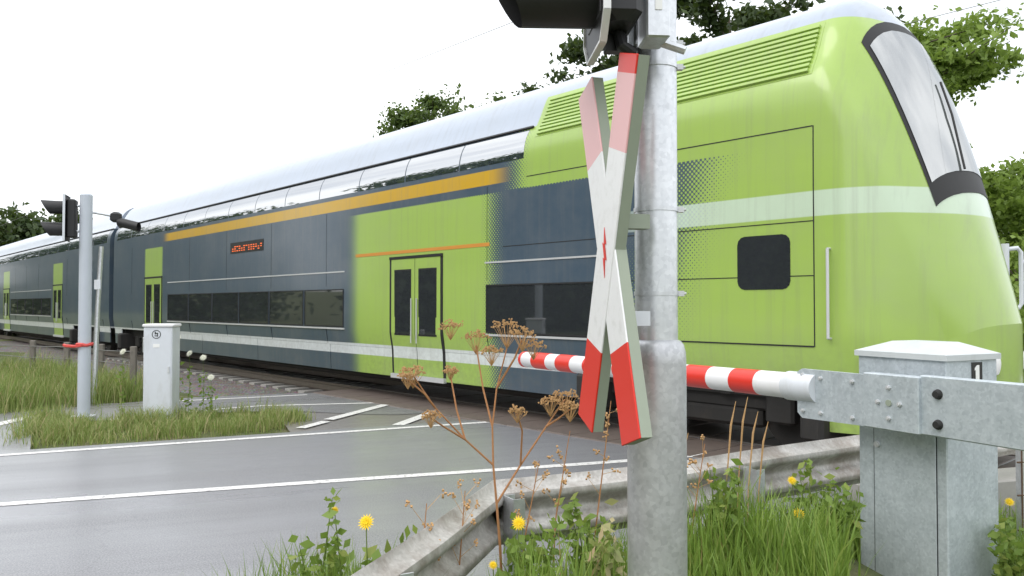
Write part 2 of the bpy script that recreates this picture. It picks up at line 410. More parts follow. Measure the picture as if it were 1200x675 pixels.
def livery(name, greens, upper_green, sweep, yellow, white_to, mint):
    m, t, b = mat(name)
    sep = t.nodes.new('ShaderNodeSeparateXYZ'); t.links.new(objco(t), sep.inputs[0]); S, _, Z = sep.outputs
    def stp(v, a, bb):
        n = t.nodes.new('ShaderNodeMapRange'); n.interpolation_type = 'SMOOTHSTEP'
        n.inputs[1].default_value = min(a, bb); n.inputs[2].default_value = max(a, bb)
        n.inputs[3].default_value = 0 if a < bb else 1; n.inputs[4].default_value = 1 if a < bb else 0
        t.links.new(v, n.inputs[0]); return n.outputs[0]
    mul = lambda *a: a[0] if len(a) == 1 else mth(t, 'MULTIPLY', a[0], mul(*a[1:]))
    mxx = lambda *a: a[0] if len(a) == 1 else mth(t, 'MAXIMUM', a[0], mxx(*a[1:]))
    band = lambda v, a, bb, e: mul(stp(v, a-e, a+e), stp(v, bb+e, bb-e))
    n1 = noise(t, .9, 4, .6, stretch=(.35, 1, 2)); n2 = noise(t, 14, 4, .6)
    blue = mix(t, n1, (.052,.082,.118), (.072,.105,.142))
    green = mix(t, n1, (.31,.455,.095), (.37,.53,.115))
    gm = [mul(band(S, a, bb, e), stp(Z, 3.33, 3.29)) for a, bb, e in greens]
    if upper_green is not None: gm.append(mul(stp(S, upper_green-.5, upper_green+.4), stp(Z, 3.29, 3.33)))
    if sweep is not None:
        tilt = mth(t, 'SUBTRACT', S, mth(t, 'MULTIPLY', Z, sweep[2]))
        gm.append(stp(tilt, sweep[0], sweep[1]))
    vp = t.nodes.new('ShaderNodeCombineXYZ'); t.links.new(S, vp.inputs[0]); t.links.new(Z, vp.inputs[1])
    vr = t.nodes.new('ShaderNodeMapping'); vr.inputs['Rotation'].default_value = (0, 0, R(45)); t.links.new(vp.outputs[0], vr.inputs[0])
    vd = t.nodes.new('ShaderNodeTexVoronoi'); vd.voronoi_dimensions = '2D'; vd.inputs['Scale'].default_value = 24; vd.inputs['Randomness'].default_value = 0; t.links.new(vr.outputs[0], vd.inputs['Vector'])
    gmask = stp(mth(t, 'SUBTRACT', mxx(*gm), mth(t, 'MULTIPLY', vd.outputs['Distance'], 1.36)), -.06, .06)     # printed dot fade
    c = mix(t, gmask, blue, green)
    if mint: c = mix(t, mul(band(Z, 2.54, 2.80, .008), stp(S, mint[0], mint[1]), .72), c, (.62,.74,.66))
    c = mix(t, mul(band(Z, .73, .93, .006), stp(S, white_to+.7, white_to-.7), .92), c, (.70,.74,.76))
    if yellow: c = mix(t, mul(band(Z, 3.44, 3.66, .006), band(S, yellow[0], yellow[1], .3)), c, (.60,.36,.025))
    roofm = mxx(mul(stp(Z, 4.205, 4.215), stp(S, .36, .32)), stp(Z, 4.665, 4.675)) if upper_green is not None else stp(Z, 4.205, 4.215)
    c = mix(t, roofm, c, (.40,.455,.55))
    dirt = mul(stp(Z, 1.5, .4), ramp(t, n2, [(.35,(0,0,0)),(.8,(1,1,1))]), .35)
    c = mix(t, dirt, c, (.10,.09,.08))
    stk = mul(ramp(t, noise(t, 3.2, 6, .7, stretch=(3.5, 1, .12)), [(.50,(0,0,0)),(.78,(1,1,1))]), .28)
    c = mix(t, stk, c, (.20,.19,.17)); c = mix(t, mul(ramp(t, noise(t, 1.1, 6, .7), [(.45,(0,0,0)),(.75,(1,1,1))]), .16), c, (.30,.29,.26))
    t.links.new(c, b.inputs['Base Color'])
    b.inputs['Roughness'].default_value = .30; b.inputs['Coat Weight'].default_value = .5; b.inputs['Coat Roughness'].default_value = .12
    bump(t, b, noise(t, .8, 2, .5, stretch=(.5, 1, 1)), .06, .02)
    return m
def glassmat(name, base, rough=.03, spec=.9):
    m, t, b = mat(name)
    t.links.new(mix(t, noise(t, 1.2, 3), base, tuple(x*1.6 for x in base)), b.inputs['Base Color'])
    b.inputs['Roughness'].default_value = rough; b.inputs['Specular IOR Level'].default_value = spec; b.inputs['IOR'].default_value = 1.6
    bump(t, b, noise(t, .7, 1, .4, stretch=(.6, 1, 1)), .05, .02); return m
GLASS = glassmat('tinted_window_glass', (.022,.025,.028))
GLASS_UP = glassmat('coated_upper_window_glass', (.03,.04,.055), .02, 1.0)
GLASS_UP.node_tree.nodes['Principled BSDF'].inputs['IOR'].default_value = 3.2
SCREEN = glassmat('raked_windscreen_glass', (.10,.11,.11), .05, 1.0)
SCREEN.node_tree.nodes['Principled BSDF'].inputs['IOR'].default_value = 2.6
SEAL = painted('rubber_seal', (.015,.015,.016), .6, .1)
TRIM = painted('aluminium_trim', (.62,.63,.64), .35, .05, metal=.3)
ORANGE = painted('orange_marking', (.60,.26,.05), .4, .06)
YELLOWP = painted('yellow_handle', (.72,.44,.02), .4, .06)
m_, t_, b_ = mat('orange_display_dots'); b_.inputs['Base Color'].default_value = (.3,.05,.01,1)
b_.inputs['Emission Color'].default_value = (1,.18,.04,1); b_.inputs['Emission Strength'].default_value = .75; LED = m_

LIV1 = livery('livery_end_car', [(-4.35,-.45,.45), (-16.25,-14.75,.12)], .15, (1.0, 3.0, .35), (-14.5,-.25), 3.4, (1.7,2.6))
LIV2 = livery('livery_middle_car', [(4.45,5.95,.12), (-5.95,-4.45,.12)], None, None, None, 40, None)

def bogie(parent, sc):
    bo = MB().box((sc, .42, .55), (2.9, .12, .2), bev=.03).box((sc, 2.38, .55), (2.9, .12, .2), bev=.03).box((sc, 1.4, .52), (.5, 1.9, .22), bev=.03)
    for d in (-1.0, 1.0): bo.box((sc+d, .36, .5), (.34, .16, .34), bev=.03)
    bo.box((sc, .5, .36), (1.5,.3,.22), bev=.04).box((sc-1.55,.6,.5), (.25,1.4,.5), bev=.04).box((sc+1.55,.6,.5), (.25,1.4,.5), bev=.04)
    bo.tube([(sc-.35,.34,.62),(sc-.35,.34,.9)], .1, 10).tube([(sc+.35,.34,.62),(sc+.35,.34,.9)], .1, 10)
    bo = bo.build('bogie', UNDER, parent)
    for d in (-1.1, 1.1):
        for w in (.58, 2.10):
            mb = MB(); pf = [(.09,-.09),(.40,-.07),(.42,.0),(.42,.09),(.455,.10),(.455,.13),(.30,.13),(.12,.10),(.09,.15)]
            mb.lathe([(r, z) for r, z in pf], 28)
            sgn = 1 if w < 1.4 else -1
            mb.v = [(sc+d+x, w+sgn*z, .44+y) for x, y, z in mb.v]
            mb.build('wheel', UNDER, bo, smooth=True)

def door(parent, sc, liv, w=1.4):
    for sgn in (-1, 1):
        a, b = (sc-w/2, sc-.008) if sgn < 0 else (sc+.008, sc+w/2)
        d = patch(a, b, .46, 2.42, .012, .03).build('door', liv, parent)
        patch(a+.12, b-.12, 1.15, 2.22, .018, .02).build('door_window', GLASS, d); patch(a+.095, b-.095, 1.125, 2.245, .0155, .02).build('window_gasket', SEAL, d)
        hx = b-.07 if sgn < 0 else a+.07
        MB().tube([(hx, -.035, 1.0), (hx, -.035, 1.75)], .012, 6).build('handle', TRIM, d)
    patch(sc-w/2-.06, sc+w/2+.06, 2.425, 2.47, .02, .03).build('door_header', SEAL, parent)
    patch(sc-w/2-.06, sc-w/2, .46, 2.424, .008, .02).build('door_seal', SEAL, parent)
    patch(sc-.0075, sc+.0075, .47, 2.42, .009, .02).build('door_rubber', SEAL, parent)
    patch(sc+w/2, sc+w/2+.06, .46, 2.424, .008, .02).build('door_seal', SEAL, parent)
    patch(sc-w/2-.06, sc+w/2+.06, .38, .455, .05, .06).build('step', TRIM, parent)

def panes(parent, s0, s1, n, z0, z1, gm, name, gap=.05, out=.004):
    st = (s1-s0)/n
    for i in range(n):
        wn_ = patch(s0+i*st+gap/2, s0+(i+1)*st-gap/2, z0, z1, out, .02).build(name, gm, parent, smooth=True)
        if gap > .06:
            for (a_, b_, c_, d_) in ((s0+i*st+gap/2-.022, s0+(i+1)*st-gap/2+.022, z1+.001, z1+.022), (s0+i*st+gap/2-.022, s0+(i+1)*st-gap/2+.022, z0-.022, z0-.001), (s0+i*st+gap/2-.022, s0+i*st+gap/2-.001, z0, z1), (s0+(i+1)*st-gap/2+.001, s0+(i+1)*st-gap/2+.022, z0, z1)):
                patch(a_, b_, c_, d_, .012, .02).build('window_gasket', SEAL, wn_)

def carriage(name, label, s_a, s_b, liv, doors, bogies, nose=False, upper=(), lower=(), gutter=True):
    """s_a far end, s_b near end"""
    root = thing(name, label, 'train car', T(0, 0), TR, 'carriages of the passing train')
    P = smooth_prof(); full = P+[(2.8-w, z) for w, z in P[::-1][1:]]
    rows = [[(s, w, z) for w, z in full] for s in np.linspace(s_a, s_b, 24)]
    if nose:
        for u_ in np.r_[np.linspace(.03, .9, 20), .95, .98, 1.0]:
            h = 1.45+(ZT-1.45)*(1-min(u_, 1)**1.7); ins = .62*min(u_, 1)**2.4 + (.5 if u_ > 1 else 0); s = 4.55+1.45*min(u_, 1)
            k = (h-.88)/(ZT-.88)*(.6 if u_ > 1 else 1); r_ = []
            for w, z in full:
                v = (w-1.4)/1.4; bow = .42*u_*v*v
                r_.append((s-bow, 1.4+(w-1.4)*(1-ins/1.4), .88+(z-.88)*k))
            rows.append(r_)
    mb = MB(); mb.grid(rows); n = len(full)
    mb.f.append(tuple(range(n))); mb.f.append(tuple((len(rows)-1)*n+i for i in range(n-1,-1,-1)))
    mb.grid([[rows[i][0] for i in range(len(rows))], [rows[i][-1] for i in range(len(rows))]])
    body = mb.build('body', liv, root, smooth=True, angle=28)
    if nose:
        def sub(i0, i1, zmin, out):
            js = [j for j, (w, z) in enumerate(full) if z > zmin]; g = []
            for i in range(i0, i1+1):
                row = []
                for j in js:
                    p = Vector(rows[i][j]); a_ = Vector(rows[i+1][j])-Vector(rows[i-1][j]); b2 = Vector(rows[i][j+1])-Vector(rows[i][j-1])
                    row.append(p-b2.cross(a_).normalized()*out if b2.cross(a_).z < 0 else p+b2.cross(a_).normalized()*out)
                g.append(row)
            return g
        MB().grid(sub(29, 40, 4.66, .006)).build('windscreen_seal', SEAL, root, smooth=True, angle=60)
        ws = MB().grid(sub(30, 39, 4.72, .012)).build('windscreen', SCREEN, root, smooth=True, angle=60)
        wp = [Vector(rows[39][j_])+Vector((.03,0,.02)) for j_ in range(len(full)) if full[j_][1] > 5.0]
        pa, pb = wp[1], Vector(rows[34][[j_ for j_ in range(len(full)) if full[j_][1] > 5.0][3]])+Vector((.035,0,.02))
        MB().tube([pa, pa.lerp(pb,.6)+Vector((.02,0,.01)), pb], .012, 6).build('wiper', SEAL, ws)
        MB().tube([(4.72,-.05,1.3),(4.72,-.05,2.2)], .016, 8).tube([(4.72,-.05,1.3),(4.72,.02,1.3)], .012, 6).tube([(4.72,-.05,2.2),(4.72,.02,2.2)], .012, 6).build('handrail', TRIM, root)
        for v_ in (-.5, .5):
            hl = MB().lathe([(.12,-.06),(.12,.0),(.105,.03),(.06,.045),(.01,.05)], 18)
            hl.v = [(6.0-.42*v_*v_+z*.9-.01, 1.4+v_*.8+x, 1.06+y) for x, y, z in hl.v]
            hl.build('headlight', LABELWHITE, root, smooth=True)
        edge = [rows[i][0] for i in range(26, len(rows)-1)]+list(rows[-1])+[rows[i][-1] for i in range(len(rows)-2, 25, -1)]
        MB().grid([edge, [(x, y, .36) for x, y, z in edge]]).build('front_apron', liv, root, smooth=True, angle=40)
        cp = MB().box((6.2,1.4,.62), (.5,.26,.26), bev=.05).build('coupler', UNDER, root)
        rr_ = .09; pw = []
        for cx_, cz_, a0 in ((4.30-rr_,2.38-rr_,0),(3.68+rr_,2.38-rr_,90),(3.68+rr_,1.80+rr_,180),(4.30-rr_,1.80+rr_,270)):
            pw += [(cx_+rr_*math.cos(R(a0+q)), cz_+rr_*math.sin(R(a0+q))) for q in (0,30,60,90)]
        cwn = MB().prism(pw, -.005, .02, lambda u, v, d: Vector((u, d, v))).build('cab_window', GLASS, root)
        patch(4.55, 4.562, 1.21, 3.47, .003, .01).build('panel_seam', SEAL, root); patch(2.62, 2.632, .9, 3.46, .003, .01).build('panel_seam', SEAL, root)
        # louvred machine-room side: each slat its own
        gr = patch(.42, 4.52, 4.02, 4.64, .004, .02).build('louvre_panel', liv, root, smooth=True)
        for i in range(10):
            z = 4.045+i*.058
            patch(.46, 2.44, z, z+.032, .034, .04).build('louvre_slat', liv, gr); patch(2.50, 4.48, z, z+.032, .034, .04).build('louvre_slat', liv, gr)
        patch(.30, 4.55, 3.462, 3.474, .003, .01).build('panel_seam', SEAL, root)
        patch(-.2, 4.55, 2.49, 2.50, .003, .01).build('panel_seam', SEAL, root)
        patch(-.2, 4.55, 1.205, 1.22, .003, .01).build('panel_seam', SEAL, root)
        patch(-.2, 4.55, 1.93, 1.94, .003, .01).build('panel_seam', SEAL, root)
    # skirt panels between the bogie cut-outs
    cuts = sorted(bogies); x = s_a+.05; segs = []
    for bc in cuts:
        if bc-1.75 > x: segs.append((x, bc-1.75))
        x = bc+1.75
    if s_b-.05 > x: segs.append((x, s_b-.05))
    for a, b in segs:
        nn = max(1, round((b-a)/3.1)); st = (b-a)/nn
        for i in range(nn): patch(a+i*st+.01, a+(i+1)*st-.01, .40, .876, .0, .03).build('skirt_panel', liv, root)
    MB().box(((s_a+s_b)/2, 1.4, .74), (s_b-s_a-.4, 2.2, .24)).build('underframe', UNDER, root)
    for bc in bogies: bogie(root, bc)
    for i in range(len(cuts)-1):
        q = (cuts[i]+cuts[i+1])/2; MB().box((q, 1.4, .47), (cuts[i+1]-cuts[i]-4.4, 2.3, .38), bev=.06).build('equipment_box', UNDER, root)
    for dc in doors: door(root, dc, liv)
    q = s_a+1.9
    while q < (s_b-5 if nose else s_b-.5):
        if all(abs(q-dc) > 1.0 for dc in doors): patch(q, q+.007, 2.0, 3.42, .0025, .01).build('panel_seam', SEAL, root); patch(q, q+.007, .9, 1.16, .0025, .01).build('panel_seam', SEAL, root)
        q += 2.42
    for a, b, n_ in upper: panes(root, a, b, n_, 3.74, 4.165, GLASS_UP, 'upper_window', .03)
    for a, b, n_ in lower: panes(root, a, b, n_, 1.24, 1.92, GLASS, 'lower_window', .10)
    for a, b, n_ in lower: patch(a, b, 1.175, 1.205, .012, .02).build('trim_strip', TRIM, root); patch(a, b, 2.26, 2.285, .010, .02).build('trim_strip', TRIM, root)
    patch(s_a+.03, .30 if nose else s_b-.05, 4.18, 4.205, .03, .04).build('gutter', SEAL, root)
    # roof equipment fairings
    return root

end_car = carriage('train_carriage', 'lime green and dark blue end carriage with cab, nearest to the crossing sign', -19.4, 4.55, LIV1, [-2.4, -15.5], [3.0, -16.9][::-1],
    True, [(-19.1,.25,13)], [(-14.3,-4.7,6), (-.6,1.7,1)])
dsp = patch(-10.0, -8.2, 2.86, 3.12, .006, .03).build('destination_display', LABELBLACK, end_car)
for i in range(13):
    s = -9.88+i*.128
    for k in range(3):
        if random.random() < .85:
            zz = 2.92+k*.05; q = random.choice([.06,.08,.045]); MB().box((s+.03, -.008, zz), (q, .006, .022)).build('display_dot', LED, dsp)
patch(-4.3, -.5, 2.52, 2.575, .004, .01).build('door_stripe', ORANGE, end_car)
mid = carriage('train_carriage', 'dark blue carriage with green doors coupled behind the end carriage', -12.2, 12.2, LIV2, [5.2, -5.2], [-9.2, 9.2], False,
    [(-11.9,11.9,14)], [(-4.1,4.1,5)])
mid.location = T(-32.1, 0)
c3 = copy_tree(mid); c3.location = T(-57.0, 0); c3['label'] = 'farthest dark blue carriage, running out of view at the left edge'
for sc in (-19.65, -44.55):
    g = MB().grid([[(sc+q*.27, w+(.18 if w < 1.4 else -.18)*(1 if i in (0,2,4) else 1.6), z) for w, z in ((0,.7),(0,3.2),(.3,4.3),(1.0,4.55),(1.8,4.55),(2.5,4.3),(2.8,3.2),(2.8,.7))] for i, q in enumerate((-1,-.5,0,.5,1))])
    o = g.build('gangway_bellows', BLACKM, end_car if sc > -30 else mid)
    if sc < -30: o.location = (32.1, 0, 0)

# ------------------------------------------------------------------ near crossing pole with its sleeve, bands and cable duct
PX, PY = .484, 2.62
pole = thing('signal_pole', 'thick galvanised pole with wider grey foot sleeve carrying the red and white cross', 'pole', (PX, PY, .15))
MB().lathe([(.071,1.30),(.071,3.4),(.066,3.42),(.05,3.43)], 40).build('shaft', GALV, pole, smooth=True)
MB().lathe([(.098,-.25),(.098,1.29),(.0965,1.325),(.090,1.35),(.080,1.362),(.0715,1.366)], 40).build('foot_sleeve', SLEEVE, pole, smooth=True)
for z in (2.28, 2.36, 1.80, 1.52):
    band = MB().lathe([(.0715,-.007),(.0745,-.007),(.0745,.007),(.0715,.007)], 40, (0,0,z)).build('clamp_band', GALV, pole, smooth=True)
    MB().box((.079,-.012,z), (.022,.02,.018)).tube([(.072,-.012,z),(.098,-.012,z)], .005, 6).build('band_screw', TRIM, band)
MB().box((-.082,.005,2.78), (.022,.045,1.0), bev=.004).build('cable_duct', GALV, pole)
MB().tube([(-.062,-.04,3.3),(-.064,-.04,2.6),(-.06,-.045,2.30)], .007, 8).build('cable', BLACKM, pole)

# ------------------------------------------------------------------ crossbuck: faces the road on the left, seen almost edge-on
def cross_paint(name, glare_to):
    m, t, b = mat(name)
    sep = t.nodes.new('ShaderNodeSeparateXYZ'); t.links.new(objco(t), sep.inputs[0]); Zl = sep.outputs[2]
    ab = mth(t, 'ABSOLUTE', Zl); msk = mth(t, 'GREATER_THAN', ab, .315); topm = mth(t, 'MULTIPLY', mth(t, 'GREATER_THAN', Zl, 0), mth(t, 'LESS_THAN', Zl, glare_to))
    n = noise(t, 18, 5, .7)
    red = mix(t, topm, (.72,.035,.022), (.80,.46,.47))  # sky glare on the upper red ends is painted in as pink
    w = mix(t, ramp(t, n, [(.5,(0,0,0)),(.85,(1,1,1))]), (.82,.82,.84), (.66,.66,.66))
    t.links.new(mix(t, msk, w, red), b.inputs['Base Color']); b.inputs['Roughness'].default_value = .38
    bump(t, b, n, .06, .002); return m
hv = Vector((.25, -.9682, 0)); nv = Vector((-.9682, -.25, 0))   # along the boards' plane, and its outward face
cx = thing('crossbuck', 'red and white crossbuck with upper ends painted pink with sky glare, fixed to the thick pole', 'warning sign', (.296, 2.44, 1.80))
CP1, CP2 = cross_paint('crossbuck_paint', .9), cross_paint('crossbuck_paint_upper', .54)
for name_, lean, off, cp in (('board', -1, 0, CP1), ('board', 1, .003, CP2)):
    a = lean*math.atan(.335/1.0)
    b_ = bpy.data.objects.new('x', None)
    # each board in its own frame so the paint runs along it
    Mx = Matrix((( hv.x, -nv.x, 0, 0), (hv.y, -nv.y, 0, 0), (0, 0, 1, 0), (0, 0, 0, 1)))
    rot = Matrix.Rotation(a, 4, 'Y')
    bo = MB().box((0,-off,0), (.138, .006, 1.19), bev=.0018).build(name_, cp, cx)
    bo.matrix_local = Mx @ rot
    bk = MB()
    for e in (-.0665, .0665): bk.box((e, .020-off, 0), (.004, .034, 1.185))
    for e in (-.591, .591): bk.box((0, .020-off, e), (.129, .034, .004))
    bk.build('back_edge', SILVER_BACK, bo)
bolt = [(0,.075),(.010,.02),(.002,.024),(.011,-.03),(.003,-.026),(.0,-.085),(-.008,-.02),(-.001,-.024),(-.010,.028),(-.003,.022)]
MB().prism(bolt, .0072, .0085, lambda u, v, d: hv*u*1.5 + nv*d + Vector((0,0,v))).build('lightning_arrow', RED, cx)
for z, m_ in ((.09, SILVER_BACK), (-.21, WHITE_GREY)):
    MB().box(hv*.035-nv*.075+Vector((0,0,z)), (.09,.05,.045), Matrix.Rotation(math.atan2(-nv.y,-nv.x),3,'Z')).build('bracket', m_, cx)

# ------------------------------------------------------------------ near light signal (only its foot is in view)
sg = thing('light_signal', 'black hooded light signal with white edged board at the top of the thick pole', 'signal', (.270, 2.42, 2.435))
sd = Vector((-.9975,-.0707,0)); sh = Vector((.0707,-.9975,0))      # facing the road, sideways
MS = Matrix(((sh.x, -sd.x, 0),(sh.y, -sd.y, 0),(0,0,1)))        # local x sideways, y backwards
def S3(x, y, z): return MS @ Vector((x, y, z))
MB().box(S3(0,.05,.42), (.26,.13,.74), MS, bev=.025).build('case', BLACK, sg)
rimv = MB()
pl = [(-.17,.06),(-.11,-.01),(.11,-.01),(.17,.06),(.17,.86),(-.17,.86)]
rimv.prism(pl, -.012, -.004, lambda u, v, d: S3(u, d, v)); rimv.build('board', BLACK, sg)
ed = [(-.178,.055),(-.113,-.018),(.113,-.018),(.178,.055),(.178,.87),(-.178,.87)]
rb = MB()
for i in range(6):
    p, q = ed[i], ed[(i+1)%6]
    a, b_ = Vector((p[0],0,p[1])), Vector((q[0],0,q[1])); dl = (b_-a); L_ = dl.length; dl.normalize()
    nn = Vector((dl.z,0,-dl.x))
    pts = [a-nn*.004, b_-nn*.004, b_+nn*.004, a+nn*.004]
    rb.add([S3(p_.x, y_, p_.z) for y_ in (-.018,.004) for p_ in pts], [(0,1,2,3),(7,6,5,4),(0,4,5,1),(1,5,6,2),(2,6,7,3),(3,7,4,0)])
rb.build('white_rim', WHITE, sg)
for zc in (.17, .55):
    hd = MB(); rows = []
    for (y, r_, top) in ((-.012,.105,1.0),(-.10,.107,.92),(-.20,.108,.80),(-.30,.109,.60)):
        row = []
        for k in range(25):
            q = -math.pi*.5 + 2*math.pi*k/24
            row.append(S3(r_*math.cos(q), y - (.0 if y > -.05 else .06*math.sin(q)), zc+r_*math.sin(q)))
        rows.append(row)
    hd.grid(rows); hd.grid([[p+(Vector((0,0,zc))-p)*.03 + S3(0,0,0) for p in r2] for r2 in rows])
    h = hd.build('hood', BLACK, sg, smooth=True)
    ln = MB(); ln.grid([[S3(.098*f*math.cos(q), -.016-.02*(1-f*f), zc+.098*f*math.sin(q)) for q in np.linspace(0, 2*math.pi, 25)] for f in (1,.7,.35,.01)])
    ln.build('lens', LAMP, h, smooth=True)
MB().tube([S3(0,.06,.06), S3(.02,.07,.0), S3(.01,.11,-.02)], .019, 10).build('cable_gland', BLACK, sg)
br = MB().box(S3(.02,.17,.38), (.12,.075,.74), MS, bev=.006).build('mount_box', GALV, sg)
one = [(-.012,-.03),(.012,-.03),(.012,.034),(-.002,.034),(-.018,.022),(-.018,.012),(-.012,.014)]
one_fn = lambda c, ux, uz, k: (lambda u, v, d: c + ux*u*k + uz*v*k + d)
MB().box(S3(-.03,.06,.02), (.04,.07,.05), MS).build('clip', BLACK, sg)
px_ = S3(.088,.165,.10)
MB().prism(one, 0, .0015, lambda u, v, d: S3(.0815+d, .17+u*.9, .12+v*.9)).build('number_mark', LABELWHITE, sg)
MB().tube([S3(0,.2,.02), S3(.02,.27,-.01)], .014, 8).build('support_arm', GALV, sg)

# ------------------------------------------------------------------ barrier drive and arm
av = Vector((-.445,.896,0)).normalized(); bv = Vector((.896,.445,0)).normalized()
NC = Vector((2.22, 4.0, 0))                                      # near corner
MBX = Matrix(((bv.x, av.x, 0),(bv.y, av.y, 0),(0,0,1)))         # local x = b, y = a
def B3(x, y, z): return NC + MBX @ Vector((x, y, z))
W1, W2 = .535, .42
hs = thing('barrier_drive', 'galvanised steel barrier drive box with shallow hipped lid in the near grass', 'barrier drive', NC, 0)
def HL(x, y, z): return MBX @ Vector((x, y, z))
MB().box(HL(W2/2, W1/2, .66), (W2, W1, 1.42), MBX, bev=.006).build('cabinet', HOUSING, hs)
lid = MB(); e = .014
rows = [[HL(-e,-e,1.345),HL(W2+e,-e,1.345),HL(W2+e,W1+e,1.345),HL(-e,W1+e,1.345)],
        [HL(-e,-e,1.375),HL(W2+e,-e,1.375),HL(W2+e,W1+e,1.375),HL(-e,W1+e,1.375)],
        [HL(.11,.14,1.432),HL(W2-.11,.14,1.432),HL(W2-.11,W1-.14,1.432),HL(.11,W1-.14,1.432)]]
lid.grid(rows, closed=True); lid.f += [(3,2,1,0),(8,9,10,11)]
lid.build('lid', painted('pale_lid_enamel', (.54,.57,.58), .5, .08, 10, dirt=(.42,.43,.42)), hs)
dr = MB().box(HL(-.004, .245, .56), (.006, .37, .98), MBX, bev=.0025).build('service_door', HOUSING, hs)
MB().box(HL(-.0035, .245, .03), (.005, .37, .07), MBX).build('lower_panel', HOUSING, hs)
for y_, z_, sy, sz in ((.432,.56,.004,.99),(.058,.56,.004,.99),(.245,.064,.376,.004),(.245,1.056,.376,.004)): MB().box(HL(-.0015,y_,z_), (.005,sy,sz), MBX).build('door_gap', SEAL, dr)
lk = MB(); lk.tube([HL(-.004,.405,.86), HL(-.02,.405,.86)], .017, 14); lk.tube([HL(-.02,.405,.86), HL(-.024,.405,.86)], .009, 8); lk.build('lock', TRIM, dr, smooth=True)
nb = MB().box(HL(.245,-.002,1.275), (.085,.004,.115), MBX).build('number_plate', LABELBLACK, hs)
MB().prism(one, .0045, .006, lambda u, v, d: HL(.245+u*1.25, -d, 1.275+v*1.25)).build('number_digit', LABELWHITE, nb)
# the arm with its steel carriers
arm = thing('boom_barrier', 'lowered red and white striped barrier arm bolted to the galvanised drive', 'barrier arm', NC, 0)
OFF = -.125
carrier = MB().box(HL(OFF, -.42, 1.127), (.055, .93, .30), MBX, bev=.006).build('rear_carrier', HOUSING, arm)
mp_ = MB().box(HL(OFF-.014, .195, 1.122), (.075, .33, .292), MBX, bev=.005).build('hub_plate', HOUSING, arm)
poly = [(.36,.975),(.36,1.255),(.80,1.255),(.835,1.235),(.835,.995),(.80,.965)]
fp = MB().prism(poly, OFF-.036, OFF-.010, lambda u, v, d: HL(d, u, v)).build('clamp_plate', HOUSING, arm)
MB().box(HL(OFF+.055,.195,1.12), (.065,.2,.2), MBX).build('pivot_shaft', GALV, arm)
bolts = [(.44,1.21),(.44,1.01),(.66,1.21),(.66,1.01),(.79,1.22),(.79,1.01)]
for y, z in bolts: MB().tube([HL(OFF-.036,y,z), HL(OFF-.046,y,z)], .013, 6).tube([HL(OFF-.046,y,z), HL(OFF-.053,y,z)], .007, 8).build('bolt', TRIM, fp)
for y, z in ((.20,1.20),(.20,1.04),(.135,1.12),(.265,1.12)): MB().tube([HL(OFF-.0515,y,z), HL(OFF-.062,y,z)], .013, 6).tube([HL(OFF-.062,y,z), HL(OFF-.068,y,z)], .007, 8).build('bolt', TRIM, mp_)
MB().tube([HL(OFF-.0515,.20,1.12), HL(OFF-.057,.20,1.12)], .017, 16).build('pivot_cap', SILVER_BACK, mp_)
for z in (1.19, 1.04): MB().tube([HL(OFF-.0275,-.06,z), HL(OFF-.034,-.06,z), HL(OFF-.05,-.06,z)], [.026,.024,.017], 16).build('rubber_plug', BLACKM, carrier, smooth=True)
# round boom: white tube, red sleeves
ZA, ZB = 1.145, 1.085
def AP(k): return HL(OFF, k, ZA + (ZB-ZA)*(k-.78)/3.7)
MB().tube([AP(.70), AP(.93)], .088, 24).build('socket', WHITE_GREY, arm, smooth=True)
boom = MB().tube([AP(.80), AP(2.6), AP(4.44), AP(4.47)], [.079,.078,.077,.065], 24).build('boom', WHITE, arm, smooth=True)
for a, b_ in ((1.165,1.388),(1.614,1.859),(2.07,2.30),(2.53,2.76),(2.99,3.22),(3.445,3.70),(3.90,4.18),(4.40,4.445)):
    mb = MB(); c0, c1 = AP(a), AP(b_)
    mb.tube([c0, c1], .0802, 24, caps=True).build('red_band', RED, arm, smooth=True)

# ------------------------------------------------------------------ guardrail
gr = thing('guardrail', 'bent weathered steel guardrail dividing the wet road from the grass', 'guardrail', (RAILC[0], RAILC[1], 0))
wprof = [(0,.310),(.012,.318),(.020,.300),(.030,.285),(.078,.262),(.083,.240),(.078,.218),(.030,.190),(.012,.165),(.012,.145),(.030,.120),(.078,.092),(.083,.070),(.078,.048),(.030,.025),(.020,.010),(.012,-.008),(0,.0)]
def beam(P, z0, sgn):
    T_ = np.gradient(P, axis=0); T_ /= np.linalg.norm(T_, axis=1)[:,None]; Nn = np.c_[T_[:,1], -T_[:,0]]*sgn
    rows = []
    for p, n in zip(P, Nn):
        f = [(p[0]+n[0]*o-RAILC[0], p[1]+n[1]*o-RAILC[1], z0+z) for o, z in wprof]
        g = [(p[0]+n[0]*(o-.004)-RAILC[0], p[1]+n[1]*(o-.004)-RAILC[1], z0+z) for o, z in wprof]
        rows.append(f+g[::-1])
    mb = MB(); mb.grid(rows, closed=True); n = len(rows[0])
    mb.f.append(tuple(range(n))); mb.f.append(tuple((len(rows)-1)*n+i for i in range(n))); return mb
Zr = .44
left = resample([RAILC, (-.335,3.12), (-.56,2.45), (-1.0,1.2)], 14)
r1 = smoothpts(resample([RAILC, (.30,4.09), (.63,4.25), (.92,4.40)], 8)); r2 = smoothpts(resample([(.90,4.385), (1.4,4.76), (2.45,5.38), (3.3,5.9), (4.6,6.7)], 14))
beam(left, Zr, -1).build('beam', GALV_OLD, gr, smooth=True, angle=50)
beam(r1, Zr, 1).build('beam', GALV_OLD, gr, smooth=True, angle=50)
beam(offs(r2, -.005), Zr-.003, 1).build('beam', GALV_OLD, gr, smooth=True, angle=50)
